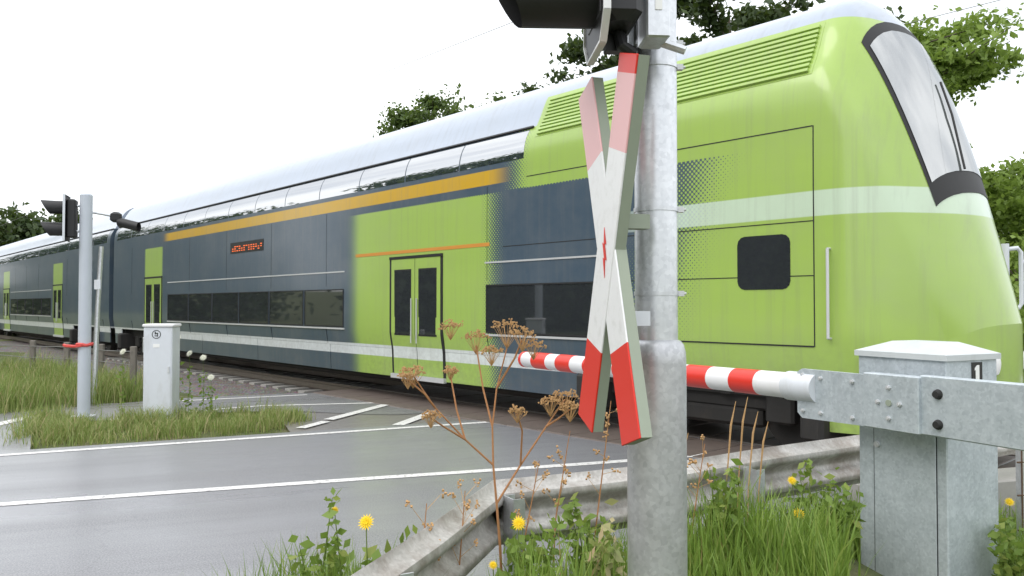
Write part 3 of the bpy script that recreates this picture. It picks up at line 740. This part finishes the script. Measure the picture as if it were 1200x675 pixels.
b_ = MB().grid([[(.004*i+dx*.9, dx*.2-.02*abs(i), Zr+.285*z+.01) for z in (0,.5,1)] for i, dx in ((-2,-.03),(0,.05),(2,.10))]).build('corner_joint', GALV_OLD, gr)
for p in ((.045,-.055), (1.42,.62), (2.62,1.42), (-.36,-1.1)):
    mb = MB(); q = Vector((p[0]+.04, p[1]-.07, .27)); Mz = Matrix.Rotation(.5, 3, 'Z')
    mb.box(q, (.006,.10,.86), Mz).box(q+Mz@Vector((.03,.05,0)), (.06,.006,.86), Mz).box(q+Mz@Vector((.03,-.05,0)), (.06,.006,.86), Mz)
    mb.build('post', GALV, gr)
for p, z in (((-.06,-.1),.60), ((.07,.0),.60), ((.86,.40),.66), ((.86,.40),.52), ((1.0,.47),.66)):
    n = Vector((.45,-.89,0)); c = Vector((p[0], p[1], z)); MB().tube([c-n*.02, c+n*.035], .016, 8).build('bolt', RUST, gr)

# ------------------------------------------------------------------ far crossing kit on the left: pole, signals, cabinet, meter post
fp0 = G(98, 491); 
fpole = thing('signal_pole', 'slim light grey pole tied with red tape in the far verge', 'pole', fp0)
MB().lathe([(.085,0),(.085,3.22),(.07,3.24),(.02,3.25)], 20).build('shaft', painted('grey_pole_enamel', (.50,.54,.60), .45, .06, 6), fpole, smooth=True)
MB().lathe([(.16,-.03),(.16,.05),(.09,.06)], 16).build('base_plate', GALV, fpole)
tp = MB(); pts = []
for k in range(40):
    q = k*.55; pts.append((.10*math.cos(q)+.0, .10*math.sin(q), 1.07+.012*math.sin(k*1.7)))
tp.tube(pts, .02, 5); tp.tube([(.02,-.10,1.06),(-.10,-.09,1.045),(-.26,-.02,1.05),(-.31,.02,1.06)], .022, 5).build('tape', RED_TAPE, fpole)
def far_signal(label, loc, yaw, z0, scale=1.0):
    s = thing('light_signal', label, 'signal', loc, yaw)
    # local -x = facing direction
    MB().box((.06,0,z0), (.13*scale,.20*scale,.60*scale), bev=.02).build('case', BLACK, s)
    MB().box((-.012,0,z0), (.012,.36*scale,.70*scale), bev=.004).build('board', BLACK, s)
    e = MB()
    for sg_ in (-1, 1): e.box((-.012, sg_*.183*scale, z0), (.03,.008,.71*scale))
    e.box((-.012,0,z0+.355*scale), (.03,.374*scale,.008)); e.build('white_rim', WHITE_GREY, s)
    for dz in (.17, -.17):
        hd = MB(); rows = []
        for (x, r_) in ((-.02,.10),(-.14,.104),(-.28,.108)):
            rows.append([(x - (.0 if x > -.1 else .06*math.sin(q)), r_*scale*math.cos(q), z0+dz*scale+r_*scale*math.sin(q)) for q in np.linspace(0, 2*math.pi, 21)])
        hd.grid(rows); h = hd.build('hood', BLACK, s, smooth=True)
        MB().tube([(-.03,0,z0+dz*scale),(-.022,0,z0+dz*scale)], .095*scale, 18).build('lens', LAMP, h)
    MB().tube([(.12,0,z0+.2*scale),(.30,.05,z0+.22*scale)], .02, 6).tube([(.12,0,z0-.2*scale),(.30,.05,z0-.18*scale)], .02, 6).build('support_arm', GALV, s)
    return s
far_signal('black two-lamp light signal with hoods at the top of the slim far pole', fp0+Vector((-.235,-.06,0)), R(18), 2.88, .92)
s2 = thing('light_signal', 'small dark signal mounted behind the slim far pole', 'signal', fp0+Vector((.26,.12,0)), 0)
MB().box((.06,.1,2.93), (.13,.16,.15), bev=.03).build('case', BLACK, s2)
hd = MB().grid([[(.1+x, .1+.07*math.cos(q), 2.86-.25*x+.07*math.sin(q)) for q in np.linspace(0, 2*math.pi, 17)] for x in (0,.15,.30)]).build('hood', BLACK, s2, smooth=True)
MB().tube([(-.2,-.06,2.98),(0,.05,2.95)], .02, 6).build('support_arm', GALV, s2)
# thin post left of it
tpst = thing('marker_post', 'thin weathered post leaning beside the slim far pole', 'post', G(86, 478)+Vector((0,.6,0)))
MB().tube([(0,0,0),(.05,0,1.6),(.10,0,2.62)], [.045,.04,.038], 8).build('shaft', GALV, tpst)
MB().box((.06,-.03,1.98), (.10,.03,.16)).build('tag', WHITE_GREY, tpst)
# cabinet
cb0 = G(189, 491)
cab = thing('control_cabinet', 'narrow light grey control cabinet standing in the far verge', 'cabinet', cb0, R(6))
MB().box((0,0,.66), (.395,.34,1.32), bev=.008).build('body', WHITE_GREY, cab)
MB().box((0,0,1.345), (.43,.375,.045), bev=.012).build('lid', WHITE, cab)
MB().box((0,0,-.02), (.46,.42,.10), bev=.01).build('plinth', CONC, cab)
dd = MB().box((0,-.1725,.65), (.36,.006,1.24), bev=.002).build('door', WHITE_GREY, cab)
MB().box((.15,-.18,.72), (.02,.02,.09)).build('handle', TRIM, dd)
def disc(r0, r1, n=20): 
    mb = MB(); mb.grid([[(r*math.cos(q), 0, r*math.sin(q)) for q in np.linspace(0, 2*math.pi, n+1)] for r in (r0, r1)]); return mb
em = disc(.052,.062); em.v = [(x-.02, -.1785, z+1.22) for x, y, z in em.v]; em.box((-.035,-.178,1.24), (.014,.003,.04)).box((-.012,-.178,1.235), (.03,.003,.012)).box((-.005,-.178,1.215), (.012,.003,.05)).box((-.03,-.178,1.20), (.03,.003,.012))
em.build('emblem', LABELBLACK, dd)
pl_ = MB().box((-.02,-.177,1.06), (.09,.003,.05)).build('label_plate', LABELWHITE, dd)
mp0 = G(158, 468)+Vector((0,.4,0))
mtr = thing('meter_post', 'short post with a small grey box left of the control cabinet', 'post', mp0)
MB().box((0,0,.5), (.07,.07,1.0)).build('shaft', WOODPOST, mtr)
MB().box((.05,-.06,.93), (.13,.10,.28), bev=.01).build('box', GALV, mtr)

# wire fence along the track
fn = thing('wire_fence', 'low wire fence with grey posts along the track at left', 'fence', G(38, 446))
o0 = Vector(fn.location); fpts = [G(-60,441), G(-5,443), G(38,446), G(78,450), G(118,455), G(156,461)]
fpts = [p - o0 for p in fpts]
for p in fpts:
    MB().box(p+Vector((0,0,.42)), (.11,.08,.9), bev=.01).build('post', WOODPOST, fn)
for h in (.28, .52, .76):
    MB().tube([p+Vector((0,-.05,h+random.uniform(-.02,.02))) for p in fpts], .008, 5).build('wire', WIRE, fn)

# steel mesh fence right of the barrier drive
mf = thing('mesh_fence', 'dark steel mesh fence at the right edge behind the barrier drive', 'fence', (3.25, 5.0, 0))
for i in range(14): MB().tube([(i*.10,.02*i,.1),(i*.10,.02*i,.84)], .0045, 5).build('upright_wire', RUST, mf)
for h in (.2,.42,.63,.84): MB().tube([(-.03,0,h),(1.4,.28,h)], .006, 5).build('cross_wire', RUST, mf)
for i in (0, 13): MB().box((i*.10+.02,.02*i+.03,.42), (.05,.05,.95)).build('post', GALV, mf)
# concrete cable trough behind it
trough = thing('cable_trough', 'grey concrete cable trough lying behind the mesh fence', 'cable trough', (3.1, 6.0, 0), .3)
for i in range(5): MB().box((i*1.0,0,.12), (.98,.36,.34), bev=.015).build('trough_block', CONC, trough)

# opposite signal frame beyond the rails at the right edge
fr0 = Vector((6.95, 11.0, 0))
of = thing('signal_post', 'pale grey post with looped bracket beyond the train nose', 'signal post', fr0, 0)
MB().tube([(0,0,-.05),(0,0,2.5)], .055, 14).build('shaft', WHITE_GREY, of, smooth=True)
MB().tube([(0,0,2.42),(.18,0,2.44),(.23,0,2.38),(.23,0,1.66),(.19,0,1.60),(0,0,1.60)], .03, 10).build('loop_bracket', WHITE_GREY, of, smooth=True)
MB().tube([(.23,0,2.25),(.75,0,2.25)], .025, 8).tube([(.23,0,1.95),(.75,0,1.95)], .025, 8).build('cross_arm', WHITE_GREY, of, smooth=True)
MB().box((.85,0,2.1), (.28,.14,.62), bev=.03).build('case', BLACK, of)

# overhead wires
for w, z, lab in ((1.4, 6.5, 'thin overhead wire above the train roof at centre left'), (5.6, 6.2, 'thin overhead wire crossing the sky at upper right')):
    o = MB().tube([T(s, w, z+.0004*((s+20) % 60-30)**2*.3) for s in np.arange(-150, 16, 2)], .006, 5).build('overhead_wire', WIRE); tag(o, lab, 'wire', 'overhead wires of the railway')

# ------------------------------------------------------------------ vegetation
def raw_mesh(name, V, F, m, tint=None, parent=None):
    me = bpy.data.meshes.new(name); V = np.asarray(V, np.float32); 
    nf = len(F); k = F.shape[1]
    me.vertices.add(len(V)); me.vertices.foreach_set('co', V.ravel())
    me.loops.add(nf*k); me.loops.foreach_set('vertex_index', F.astype(np.int32).ravel())
    me.polygons.add(nf); me.polygons.foreach_set('loop_start', np.arange(0, nf*k, k, dtype=np.int32))
    me.update(calc_edges=True)
    if tint is not None:
        at = me.attributes.new('tint', 'FLOAT', 'POINT'); at.data.foreach_set('value', np.asarray(tint, np.float32))
    me.materials.append(m)
    o = bpy.data.objects.new(name, me); COL.objects.link(o)
    if parent: o.parent = parent
    return o
def in_poly(n, poly):
    poly = np.array([(p[0], p[1]) for p in poly]); lo, hi = poly.min(0), poly.max(0); out = []
    while sum(len(o) for o in out) < n:
        q = lo+(hi-lo)*rng.random((n*2, 2)); inside = np.zeros(len(q), bool); j = len(poly)-1
        for i in range(len(poly)):
            a, b = poly[i], poly[j]
            c = ((a[1] > q[:,1]) != (b[1] > q[:,1])) & (q[:,0] < (b[0]-a[0])*(q[:,1]-a[1])/(b[1]-a[1]+1e-12)+a[0])
            inside ^= c; j = i
        out.append(q[inside])
    return np.concatenate(out)[:n]
def blades(name, P, h0, h1, width, m, tint_bias=0.0, lean=.45, clump=True, jit=.03, bare=0.0):
    P = P + rng.normal(0, jit, P.shape)
    g_ = np.sin(P[:,0]*5.3+.7)*np.sin(P[:,1]*4.9+1.9)+np.sin(P[:,0]*11.7+P[:,1]*3.1)*.6+rng.normal(0,.5,len(P)); P = P[g_ > -1.0+bare]
    n = len(P); z = terrain(P[:,0], P[:,1])-.02
    a = rng.random(n)*2*np.pi; h = h0+(h1-h0)*rng.random(n)**1.3
    if clump:
        q = np.sin(P[:,0]*3.1+1.3)*np.sin(P[:,1]*2.7+.4)+.6*np.sin(P[:,0]*7.9)*np.sin(P[:,1]*6.3+2); h = h*(.8+.28*q)
    la = a+rng.normal(0, .7, n)+0; ln = lean*h*rng.random(n)
    D_ = np.c_[np.cos(la), np.sin(la)]; S_ = np.c_[np.cos(a+1.57), np.sin(a+1.57)]; w = width*(.6+.8*rng.random(n))
    V = np.zeros((n, 7, 3)); 
    for k, (t, ww, b) in enumerate(((0,1,0),(.4,.85,.16),(.75,.55,.55))):
        c = P+D_*(ln*b)[:,None]
        V[:,2*k,:2] = c-S_*(w*ww/2)[:,None]; V[:,2*k+1,:2] = c+S_*(w*ww/2)[:,None]
        V[:,2*k,2] = V[:,2*k+1,2] = z+h*t*(1-.1*b)
    V[:,6,:2] = P+D_*ln[:,None]; V[:,6,2] = z+h*.93
    base = (np.arange(n)*7)[:,None]
    F = np.concatenate([base+np.array([[0,1,3,2]]), base+np.array([[2,3,5,4]]), base+np.array([[4,5,6,6]])])
    Fq = F[:2*n]; T3 = F[2*n:, :3]
    tri = np.concatenate([Fq[:,[0,1,2]], Fq[:,[0,2,3]], T3])
    tint = np.clip(rng.beta(2.2, 3.0, n)+tint_bias+rng.normal(0,.05,n), 0, 1)
    return raw_mesh(name, V.reshape(-1,3), tri, m, np.repeat(tint, 7))
VP_ = in_poly(36000, [(.1,4.0),(.95,4.33),(2.5,5.3),(4.6,6.6),(5.2,5.0),(2.9,2.2),(.9,1.5),(-.1,2.2)])
VP_ = VP_[~((VP_[:,0]/VP_[:,1] > .42) & (VP_[:,0]/VP_[:,1] < .64) & (VP_[:,1] < 4.5))]     # trampled strip before the barrier drive
tag(blades('verge_grass', VP_,   .20, .52, .009, GRASS), 'tall green grass on the near side of the guardrail', 'grass', kind='stuff')
tag(blades('roadside_grass', in_poly(11000, [(-1.65,3.0),(-1.0,3.55),(-.25,3.9),(-.42,2.9),(-.7,2.2),(-1.4,2.3)]), .25, .60, .008, GRASS, .02), 'green grass tufts between the road and guardrail end', 'grass', kind='stuff')
isl = [G(28,519), G(150,512), G(322,500), G(345,492), G(330,485), G(215,487), G(130,495), G(45,484), G(32,500)]
tag(blades('island_grass', in_poly(19000, isl), .06, .36, .0095, GRASS_DRY, -.02, .8, True, .16, .35), 'yellowing grass along the far road edge around the cabinet', 'grass', kind='stuff')
bank = [G(-60,486), G(42,482), G(120,473), G(165,468), G(165,452), G(120,449), G(40,441), G(-60,437)]
tag(blades('bank_grass', in_poly(24000, bank), .20, .78, .013, GRASS_DRY, -.06, .6, True, .15, .2), 'tall mixed green and straw grass in front of wire fence', 'grass', kind='stuff')
pt = G(345,492); P = np.c_[rng.normal(pt.x, .10, 260), rng.normal(pt.y, .10, 260)]
tag(blades('grass_tuft', P, .1, .30, .014, GRASS_DRY, -.1), 'small grass tuft growing at the end of the far verge', 'grass tuft', kind='stuff')

def leaf_quads(C, size, up=.4, tintmean=.5, tsd=.2):
    n = len(C); nrmv = rng.normal(0, 1, (n,3)); nrmv[:,2] += up; nrmv /= np.linalg.norm(nrmv, axis=1)[:,None]
    t = np.cross(nrmv, rng.normal(0,1,(n,3))); t /= np.linalg.norm(t, axis=1)[:,None]; b = np.cross(nrmv, t)
    s = size*(.6+.8*rng.random(n))[:,None]
    V = np.stack([C-t*s*.62, C-b*s*.36+nrmv*s*.05, C+t*s*.62, C+b*s*.36+nrmv*s*.05], 1).reshape(-1,3)
    F = np.arange(n*4).reshape(n,4)
    return V, F, np.repeat(np.clip(rng.normal(tintmean, tsd, n), 0, 1), 4)
def tree(name, label, base, height, crown_r, crown_h, m, leaf=.1, nclu=260, per=70, clus=.35, trunk_r=None, group=None, low=.25, tint=.5):
    t = thing(name, label, 'tree', base, 0, group)
    tr = trunk_r or height*.022
    mb = MB(); pts = [Vector((0,0,-.3))]; 
    top = height*.86
    for i in range(1, 8): pts.append(Vector((random.gauss(0,.02)*height*.5*i/7, random.gauss(0,.02)*height*.5*i/7, top*i/7)))
    mb.tube(pts, [tr*(1-.8*i/7)*(1.35 if i == 0 else 1) for i in range(8)], 9)
    cz = height-crown_h/2; ends = []
    nb = 26
    for k in range(nb):
        f = low+(1-low)*(k+.5)/nb*.92; q = f*7; i = min(6, int(q)); p0 = pts[i].lerp(pts[i+1], q-i)
        a = k*2.4+random.uniform(-.3,.3); zrel = (p0.z-cz)/(crown_h/2)
        reach = crown_r*math.sqrt(max(.12, 1-min(1, abs(zrel))**2))*random.uniform(.65,1.08)
        rise = random.uniform(.15,.6)*reach
        e = p0+Vector((math.cos(a)*reach, math.sin(a)*reach, rise))
        midp = p0.lerp(e, .5)+Vector((0,0,.1*reach))
        mb.tube([p0, midp, e], [tr*.34*(1-f*.6), tr*.2*(1-f*.6), tr*.06], 5, caps=False)
        ends.append((p0, midp, e))
        for _ in range(3):
            u = random.uniform(.35,.95); p1 = p0.lerp(e, u); e2 = p1+Vector((random.gauss(0,1), random.gauss(0,1), random.uniform(-.2,.9)))*reach*.3
            mb.tube([p1, e2], [tr*.1, tr*.04], 4, caps=False); ends.append((p1, p1.lerp(e2,.5), e2))
    mb.build('trunk', BARK, t)
    C = []
    for k in range(nclu):
        p0, mm, e = random.choice(ends); u = random.uniform(.35, 1.08); c = p0.lerp(e, u)
        npx = max(8, int(per*random.uniform(.5,1.4))); r = clus*random.uniform(.6,1.3)
        C.append(np.array(c)+rng.normal(0, 1, (npx,3))*np.array([r, r, r*.62])*.55)
    V, F, tt = leaf_quads(np.concatenate(C), leaf, tintmean=tint)
    raw_mesh('crown', V, F, m, tt, t)
    return t
GB = 'trees standing behind the railway'
tree('deciduous_tree', 'large light green tree rising above the train nose at right', (7.9, 18.6, -.3), 9.1, 3.7, 8.0, LEAF_BRIGHT, .115, 620, 120, .40, group=GB, tint=.45)
tree('deciduous_tree', 'rounded bright tree at the right edge under the white sky', (15.4, 21.5, -.3), 5.6, 3.6, 5.3, LEAF_BRIGHT, .15, 380, 80, .5, group=GB, low=.1)
tree('deciduous_tree', 'dark tree peeking over the train roof right of the thick pole', (8.9, 31.5, 0), 15.6, 4.6, 9, LEAF_DARK, .26, 420, 60, .65, group=GB)
tree('deciduous_tree', 'dark tree directly behind the thick pole above the train', (4.4, 33, 0), 14.0, 3.0, 9, LEAF_DARK, .26, 300, 60, .6, group=GB)
tree('deciduous_tree', 'leftmost small treetop showing above the middle of the train roof', (-3.7, 36, 0), 12.0, 2.6, 6, LEAF_MID, .17, 330, 80, .6, group=GB, tint=.2)
tree('deciduous_tree', 'treetop just right of the leftmost one above the roof', (-1.7, 36.5, 0), 12.5, 2.4, 6, LEAF_MID, .17, 300, 80, .55, group=GB, tint=.3)
tree('deciduous_tree', 'small sparse treetop above the roof left of the light signal', (.5, 35, 0), 12.5, 2.0, 6, LEAF_MID, .17, 180, 60, .5, group=GB, tint=.3)
tree('deciduous_tree', 'last small treetop above the roof beside the hooded signal', (2.1, 34, 0), 12.7, 1.9, 6, LEAF_DARK, .17, 200, 60, .5, group=GB)
for i, (x, y, h, r, lab) in enumerate(((-60,88,11.5,6,'dark tree at the far left edge above the train'), (-53,86,12.6,6.5,'dark tree second from the left edge behind the far signal'), (-47,90,10.5,5.5,'dark low tree just right of the far signal head'))):
    tree('deciduous_tree', lab, (x, y, 0), h, r, h*.8, LEAF_DARK, .6, 260, 40, 1.3, group='far trees at left', low=.15)
# hedge along the far side of the railway, right of the train nose
for i, (x, y, h, r, lab) in enumerate(((11.2,15.6,3.3,1.9,'bushy bright shrub just right of the train nose'), (13.6,17.2,3.6,2.2,'second bright shrub from the train nose'), (8.6,14.8,2.6,1.6,'low bright shrub half hidden behind the train nose'))):
    sh = thing('hedge_shrub', lab, 'shrub', (x, y, -.2), 0, 'shrubs beyond the rails at right')
    mb = MB(); C = []
    for k in range(9):
        a = k*2.4; e = Vector((math.cos(a)*r*.7, math.sin(a)*r*.7, h*random.uniform(.6,.95))); mb.tube([(0,0,-.1), e*.5+Vector((0,0,.2)), e], [.05,.03,.01], 5, caps=False)
    mb.build('stem', BARK, sh)
    for k in range(150):
        v = rng.normal(0,1,3); v /= np.linalg.norm(v); v *= rng.random()**.35
        c = np.array([v[0]*r, v[1]*r, h*.5+v[2]*h*.5]); C.append(c+rng.normal(0,.2,(70,3)))
    V, F, tt = leaf_quads(np.concatenate(C), .12, tintmean=.6); raw_mesh('foliage', V, F, LEAF_BRIGHT, tt, sh)
# wood behind the photographer: it shows only mirrored in the train's glass and paint
C = []
for k in range(2600):
    a = R(rng.uniform(129, 228)); d = rng.uniform(36, 46) if a > R(146) else rng.uniform(75, 100); hh = (18.5+2.2*math.sin(a*9)+1.3*math.sin(a*23))*(1.0 if a > R(150) else .85)
    C.append(np.array([math.cos(a)*d*1.0-6, math.sin(a)*d, hh*rng.random()])+rng.normal(0, 1, (50,3))*np.array([1.6,1.6,1.1]))
V, F, tt = leaf_quads(np.concatenate(C), .6); tag(raw_mesh('distant_wood', V, F, LEAF_DARK, tt), 'dark wood mirrored in the train windows', 'wood', kind='stuff')

# dried umbellifer in front of the guardrail bend
dp = thing('dried_umbellifer', 'tall rusty brown dried umbel plant in front of the guardrail bend', 'plant', (-.06, 3.42, -.02))
base = Vector(dp.location)
def q_(px, py, y): return D(px, py, y)-base
stems = [[(592,760,3.42),(586,640,3.42),(582,590,3.42),(578,545,3.42)],
         [(578,545,3.42),(545,515,3.40),(510,478,3.36),(484,440,3.32)], [(545,515,3.40),(535,480,3.44),(528,440,3.48)],
         [(578,545,3.42),(577,500,3.44),(582,455,3.46),(594,408,3.48)], [(577,500,3.44),(566,455,3.5),(558,405,3.54)], [(582,455,3.46),(603,420,3.4),(612,398,3.38)],
         [(582,590,3.42),(610,545,3.46),(640,500,3.5),(662,468,3.52)], [(610,545,3.46),(612,505,3.4),(606,485,3.36)], [(640,500,3.5),(655,490,3.46),(668,480,3.44)],
         [(510,478,3.36),(498,462,3.3),(478,445,3.27)], [(545,515,3.4),(520,500,3.34),(505,490,3.3)]]
mb = MB()
for st in stems:
    n = len(st); mb.tube([q_(*p) for p in st], [(.0075 if st is stems[0] else .0050)*(1-.45*i/n) for i in range(n)], 6)
mb.build('stalk', DRY, dp, smooth=True)
for (px, py, y, rad) in ((484,436,3.32,.055),(528,382,3.48,.05),(528,436,3.48,.03),(558,396,3.54,.06),(594,384,3.48,.075),(612,392,3.38,.06),(576,412,3.4,.05),(662,464,3.52,.06),(606,482,3.36,.04),(668,478,3.44,.05),(478,442,3.27,.04),(505,488,3.3,.04),(625,405,3.42,.05),(645,472,3.46,.05)):
    c = q_(px, py, y); mb = MB(); s0 = c-Vector((0,0,rad*1.25))
    for k in range(15):
        a = k*2.4; f = math.sqrt((k+.5)/15); e = c+Vector((math.cos(a)*rad*f, math.sin(a)*rad*f, rad*.35*(1-f*f)+random.uniform(-.01,.01)))
        mb.tube([s0, e], [.0015,.001], 3, caps=False)
        for _ in range(5): mb.box(e+Vector((random.gauss(0,.006),random.gauss(0,.006),random.gauss(0,.005))), (.007,.005,.006), Matrix.Rotation(random.random()*3,3,'Z'))
    mb.build('seed_head', DRYHEAD, dp)['kind'] = 'stuff'

# flowering weeds
def flower(label, px, py, y, r, m=YELLOW, leafy=True, lean=.05):
    c = D(px, py, y); gz_ = float(terrain(c.x, c.y)); b0 = Vector((c.x+random.uniform(-.04,.04), c.y, gz_)); h = c.z-gz_
    t = thing('flower', label, 'flower', b0); c = c-b0
    MB().tube([(0,0,-.02), c*.5+Vector((lean*.3,0,0)), c-Vector((0,0,r*.2))], [.004,.003,.0022], 5).build('stem', WEEDS, t)
    mb = MB(); tilt = Matrix.Rotation(R(55), 3, 'X') @ Matrix.Rotation(R(random.uniform(-20,20)), 3, 'Y')
    for ring, nn, rr, up in ((0,16,1,.0),(1,13,.75,.12),(2,9,.45,.25)):
        for k in range(nn):
            a = 2*math.pi*k/nn+ring*.2; d1 = Vector((math.cos(a), math.sin(a), 0)); d2 = Vector((-math.sin(a), math.cos(a), 0)); u = Vector((0,0,1))
            pts = [u*r*up*.5, d1*r*rr*.5+d2*r*.13+u*r*up, d1*r*rr*random.uniform(.9,1.05)+u*r*up*.8, d1*r*rr*.5-d2*r*.13+u*r*up]
            mb.add([c+tilt@p for p in pts], [(0,1,2,3)])
    mb.build('petals', m, t)
    if leafy:
        C = np.array([[random.gauss(0,.035), random.gauss(0,.035), random.uniform(.05,.8)*h] for _ in range(46)]); C[:,:2] += np.outer(C[:,2]/h, [c.x, c.y])
        V, F, tt = leaf_quads(C, .05); raw_mesh('leaves', V, F, WEED, tt, t)
    return t
WEEDS = painted('weed_stem', (.14,.20,.04), .7, .2, 20)
flower('large yellow flower head in front of the wet road', 429, 612, 3.1, .036)
flower('small yellow bud above the grass left of the large yellow flower', 392, 598, 3.2, .020)
flower('yellow flower beside the guardrail post', 608, 613, 3.3, .034)
flower('yellow flower low in the grass left of the barrier drive', 936, 602, 4.2, .036)
flower('faint yellow flower against the guardrail left of the barrier drive', 928, 563, 4.5, .030)
flower('small yellow bud low beside the guardrail post', 578, 662, 3.1, .02)
flower('small yellow flower right of the barrier drive', 1183, 588, 4.4, .028)
for k, (px, py, lab) in enumerate(((222,414,'white flower head nearest to the control cabinet'), (238,419,'second white flower head right of the cabinet'), (144,412,'white flower left of the control cabinet'), (247,442,'low white flower right of the cabinet'), (208,396,'topmost white flower against the cabinet edge'))):
    flower(lab, px, py, 11.6, .06, WHITEFL, leafy=True)
# broad-leaved weeds and seed stalks
def weed(label, x, y, h, n, mt=WEED, spread=.10, leaf=.042):
    z0 = float(terrain(x, y)); t = thing('weed', label, 'weed', (x, y, z0), 0, 'leafy weeds in the near grass'); mb = MB(); C = []
    for k in range(n):
        a = random.uniform(0, 6.28); e = Vector((math.cos(a)*spread*random.uniform(.3,1.3), math.sin(a)*spread*random.uniform(.3,1.3), h*random.uniform(.6,1.05)))
        mb.tube([(0,0,-.02), e*.5+Vector((0,0,.05)), e], [.004,.003,.0015], 4)
        for _ in range(48):
            u = random.uniform(.2,1); C.append([e.x*u+random.gauss(0,.025), e.y*u+random.gauss(0,.025), e.z*u+random.gauss(0,.03)])
    mb.build('stem', WEEDS, t); V, F, tt = leaf_quads(np.array(C), leaf, tintmean=.6); raw_mesh('leaves', V, F, mt, tt, t)
for lab, px, y, h, n in (('tall leafy weed left of the guardrail bend', 470, 3.35, .70, 4), ('leafy weed with upright stems beside the large yellow flower', 372, 3.2, .62, 4), ('leafy weed at the foot of the guardrail post', 622, 3.35, .50, 6),
        ('leafy weed left of the thick pole', 690, 3.5, .50, 7), ('leafy weed right of the thick pole', 842, 3.9, .52, 6), ('leafy weed against the barrier drive at left', 985, 4.15, .40, 6), ('tall feathery weed rising before the guardrail', 945, 4.45, .60, 3),
        ('leafy weed right of the barrier drive', 1185, 4.0, .55, 8), ('low leafy weed at bottom centre', 650, 2.9, .35, 7), ('reddish weed at bottom beside the thick pole', 706, 3.0, .45, 5)):
    weed(lab, (px-600)/FPX*y, y, h, n, mt=GRASS_DRY if 'reddish' in lab else WEED)
for k, (px, top, y) in enumerate(((858,468,4.3),(872,463,4.35),(884,480,4.25),(896,492,4.3),(802,505,4.0))):
    c = D(px, top, y); z0 = float(terrain(c.x, c.y)); t = thing('grass_stalk', ['straw coloured seed stalk right of the thick pole, leftmost of four','tallest straw coloured seed stalk between pole and drive','bent straw seed stalk third from the thick pole','short straw seed stalk nearest to the barrier drive','thin straw stalk touching the right edge of the thick pole'][k], 'grass stalk', (c.x-.05, c.y, z0), 0, 'dry seed stalks')
    l = c-Vector(t.location); MB().tube([(0,0,-.02), l*.5+Vector((-.01,0,0)), l*.85, l+Vector((.02,0,-.01))], [.0035,.003,.006,.0015], 5).build('stalk', DRYHEAD, t)

# rusty dead stems around the guardrail
dead = [('thin rusty dead stem just left of the thick pole', 716, 470, 3.6), ('curved rusty dead stem between guardrail post and thick pole', 668, 505, 3.5), ('short rusty dead stem behind the yellow flower', 632, 540, 3.45), ('rusty dead stem left of the guardrail bend', 545, 575, 3.3), ('rusty dead stem crossing the guardrail left end', 500, 590, 3.1), ('rusty dead stem right of the thick pole', 826, 520, 3.9)]
for lab, px, top, y in dead:
    c = D(px, top, y); z0 = float(terrain(c.x, c.y)); t = thing('dead_stem', lab, 'dead stem', (c.x-random.uniform(.03,.14), c.y, z0), 0, 'dead stems around the guardrail'); l = c-Vector(t.location)
    p1 = l*.5+Vector((random.uniform(-.03,.01),0,.03)); MB().tube([(0,0,-.02), p1, l], [.0042,.0034,.0018], 5).build('stalk', DRY, t)
    mb = MB()
    for k in range(9):
        u = random.uniform(.45,.97); b0 = p1.lerp(l, (u-.45)/.52); e = b0+Vector((random.uniform(-.07,.07), random.uniform(-.05,.05), random.uniform(.02,.09)))
        mb.tube([b0, e], [.0016,.0009], 3, caps=False)
        for _ in range(6): mb.box(e+Vector((random.gauss(0,.008),random.gauss(0,.008),random.gauss(0,.008))), (.008,.006,.009), Matrix.Rotation(random.random()*3,3,'X'))
    mb.build('seed_head', DRYHEAD, t)['kind'] = 'stuff'
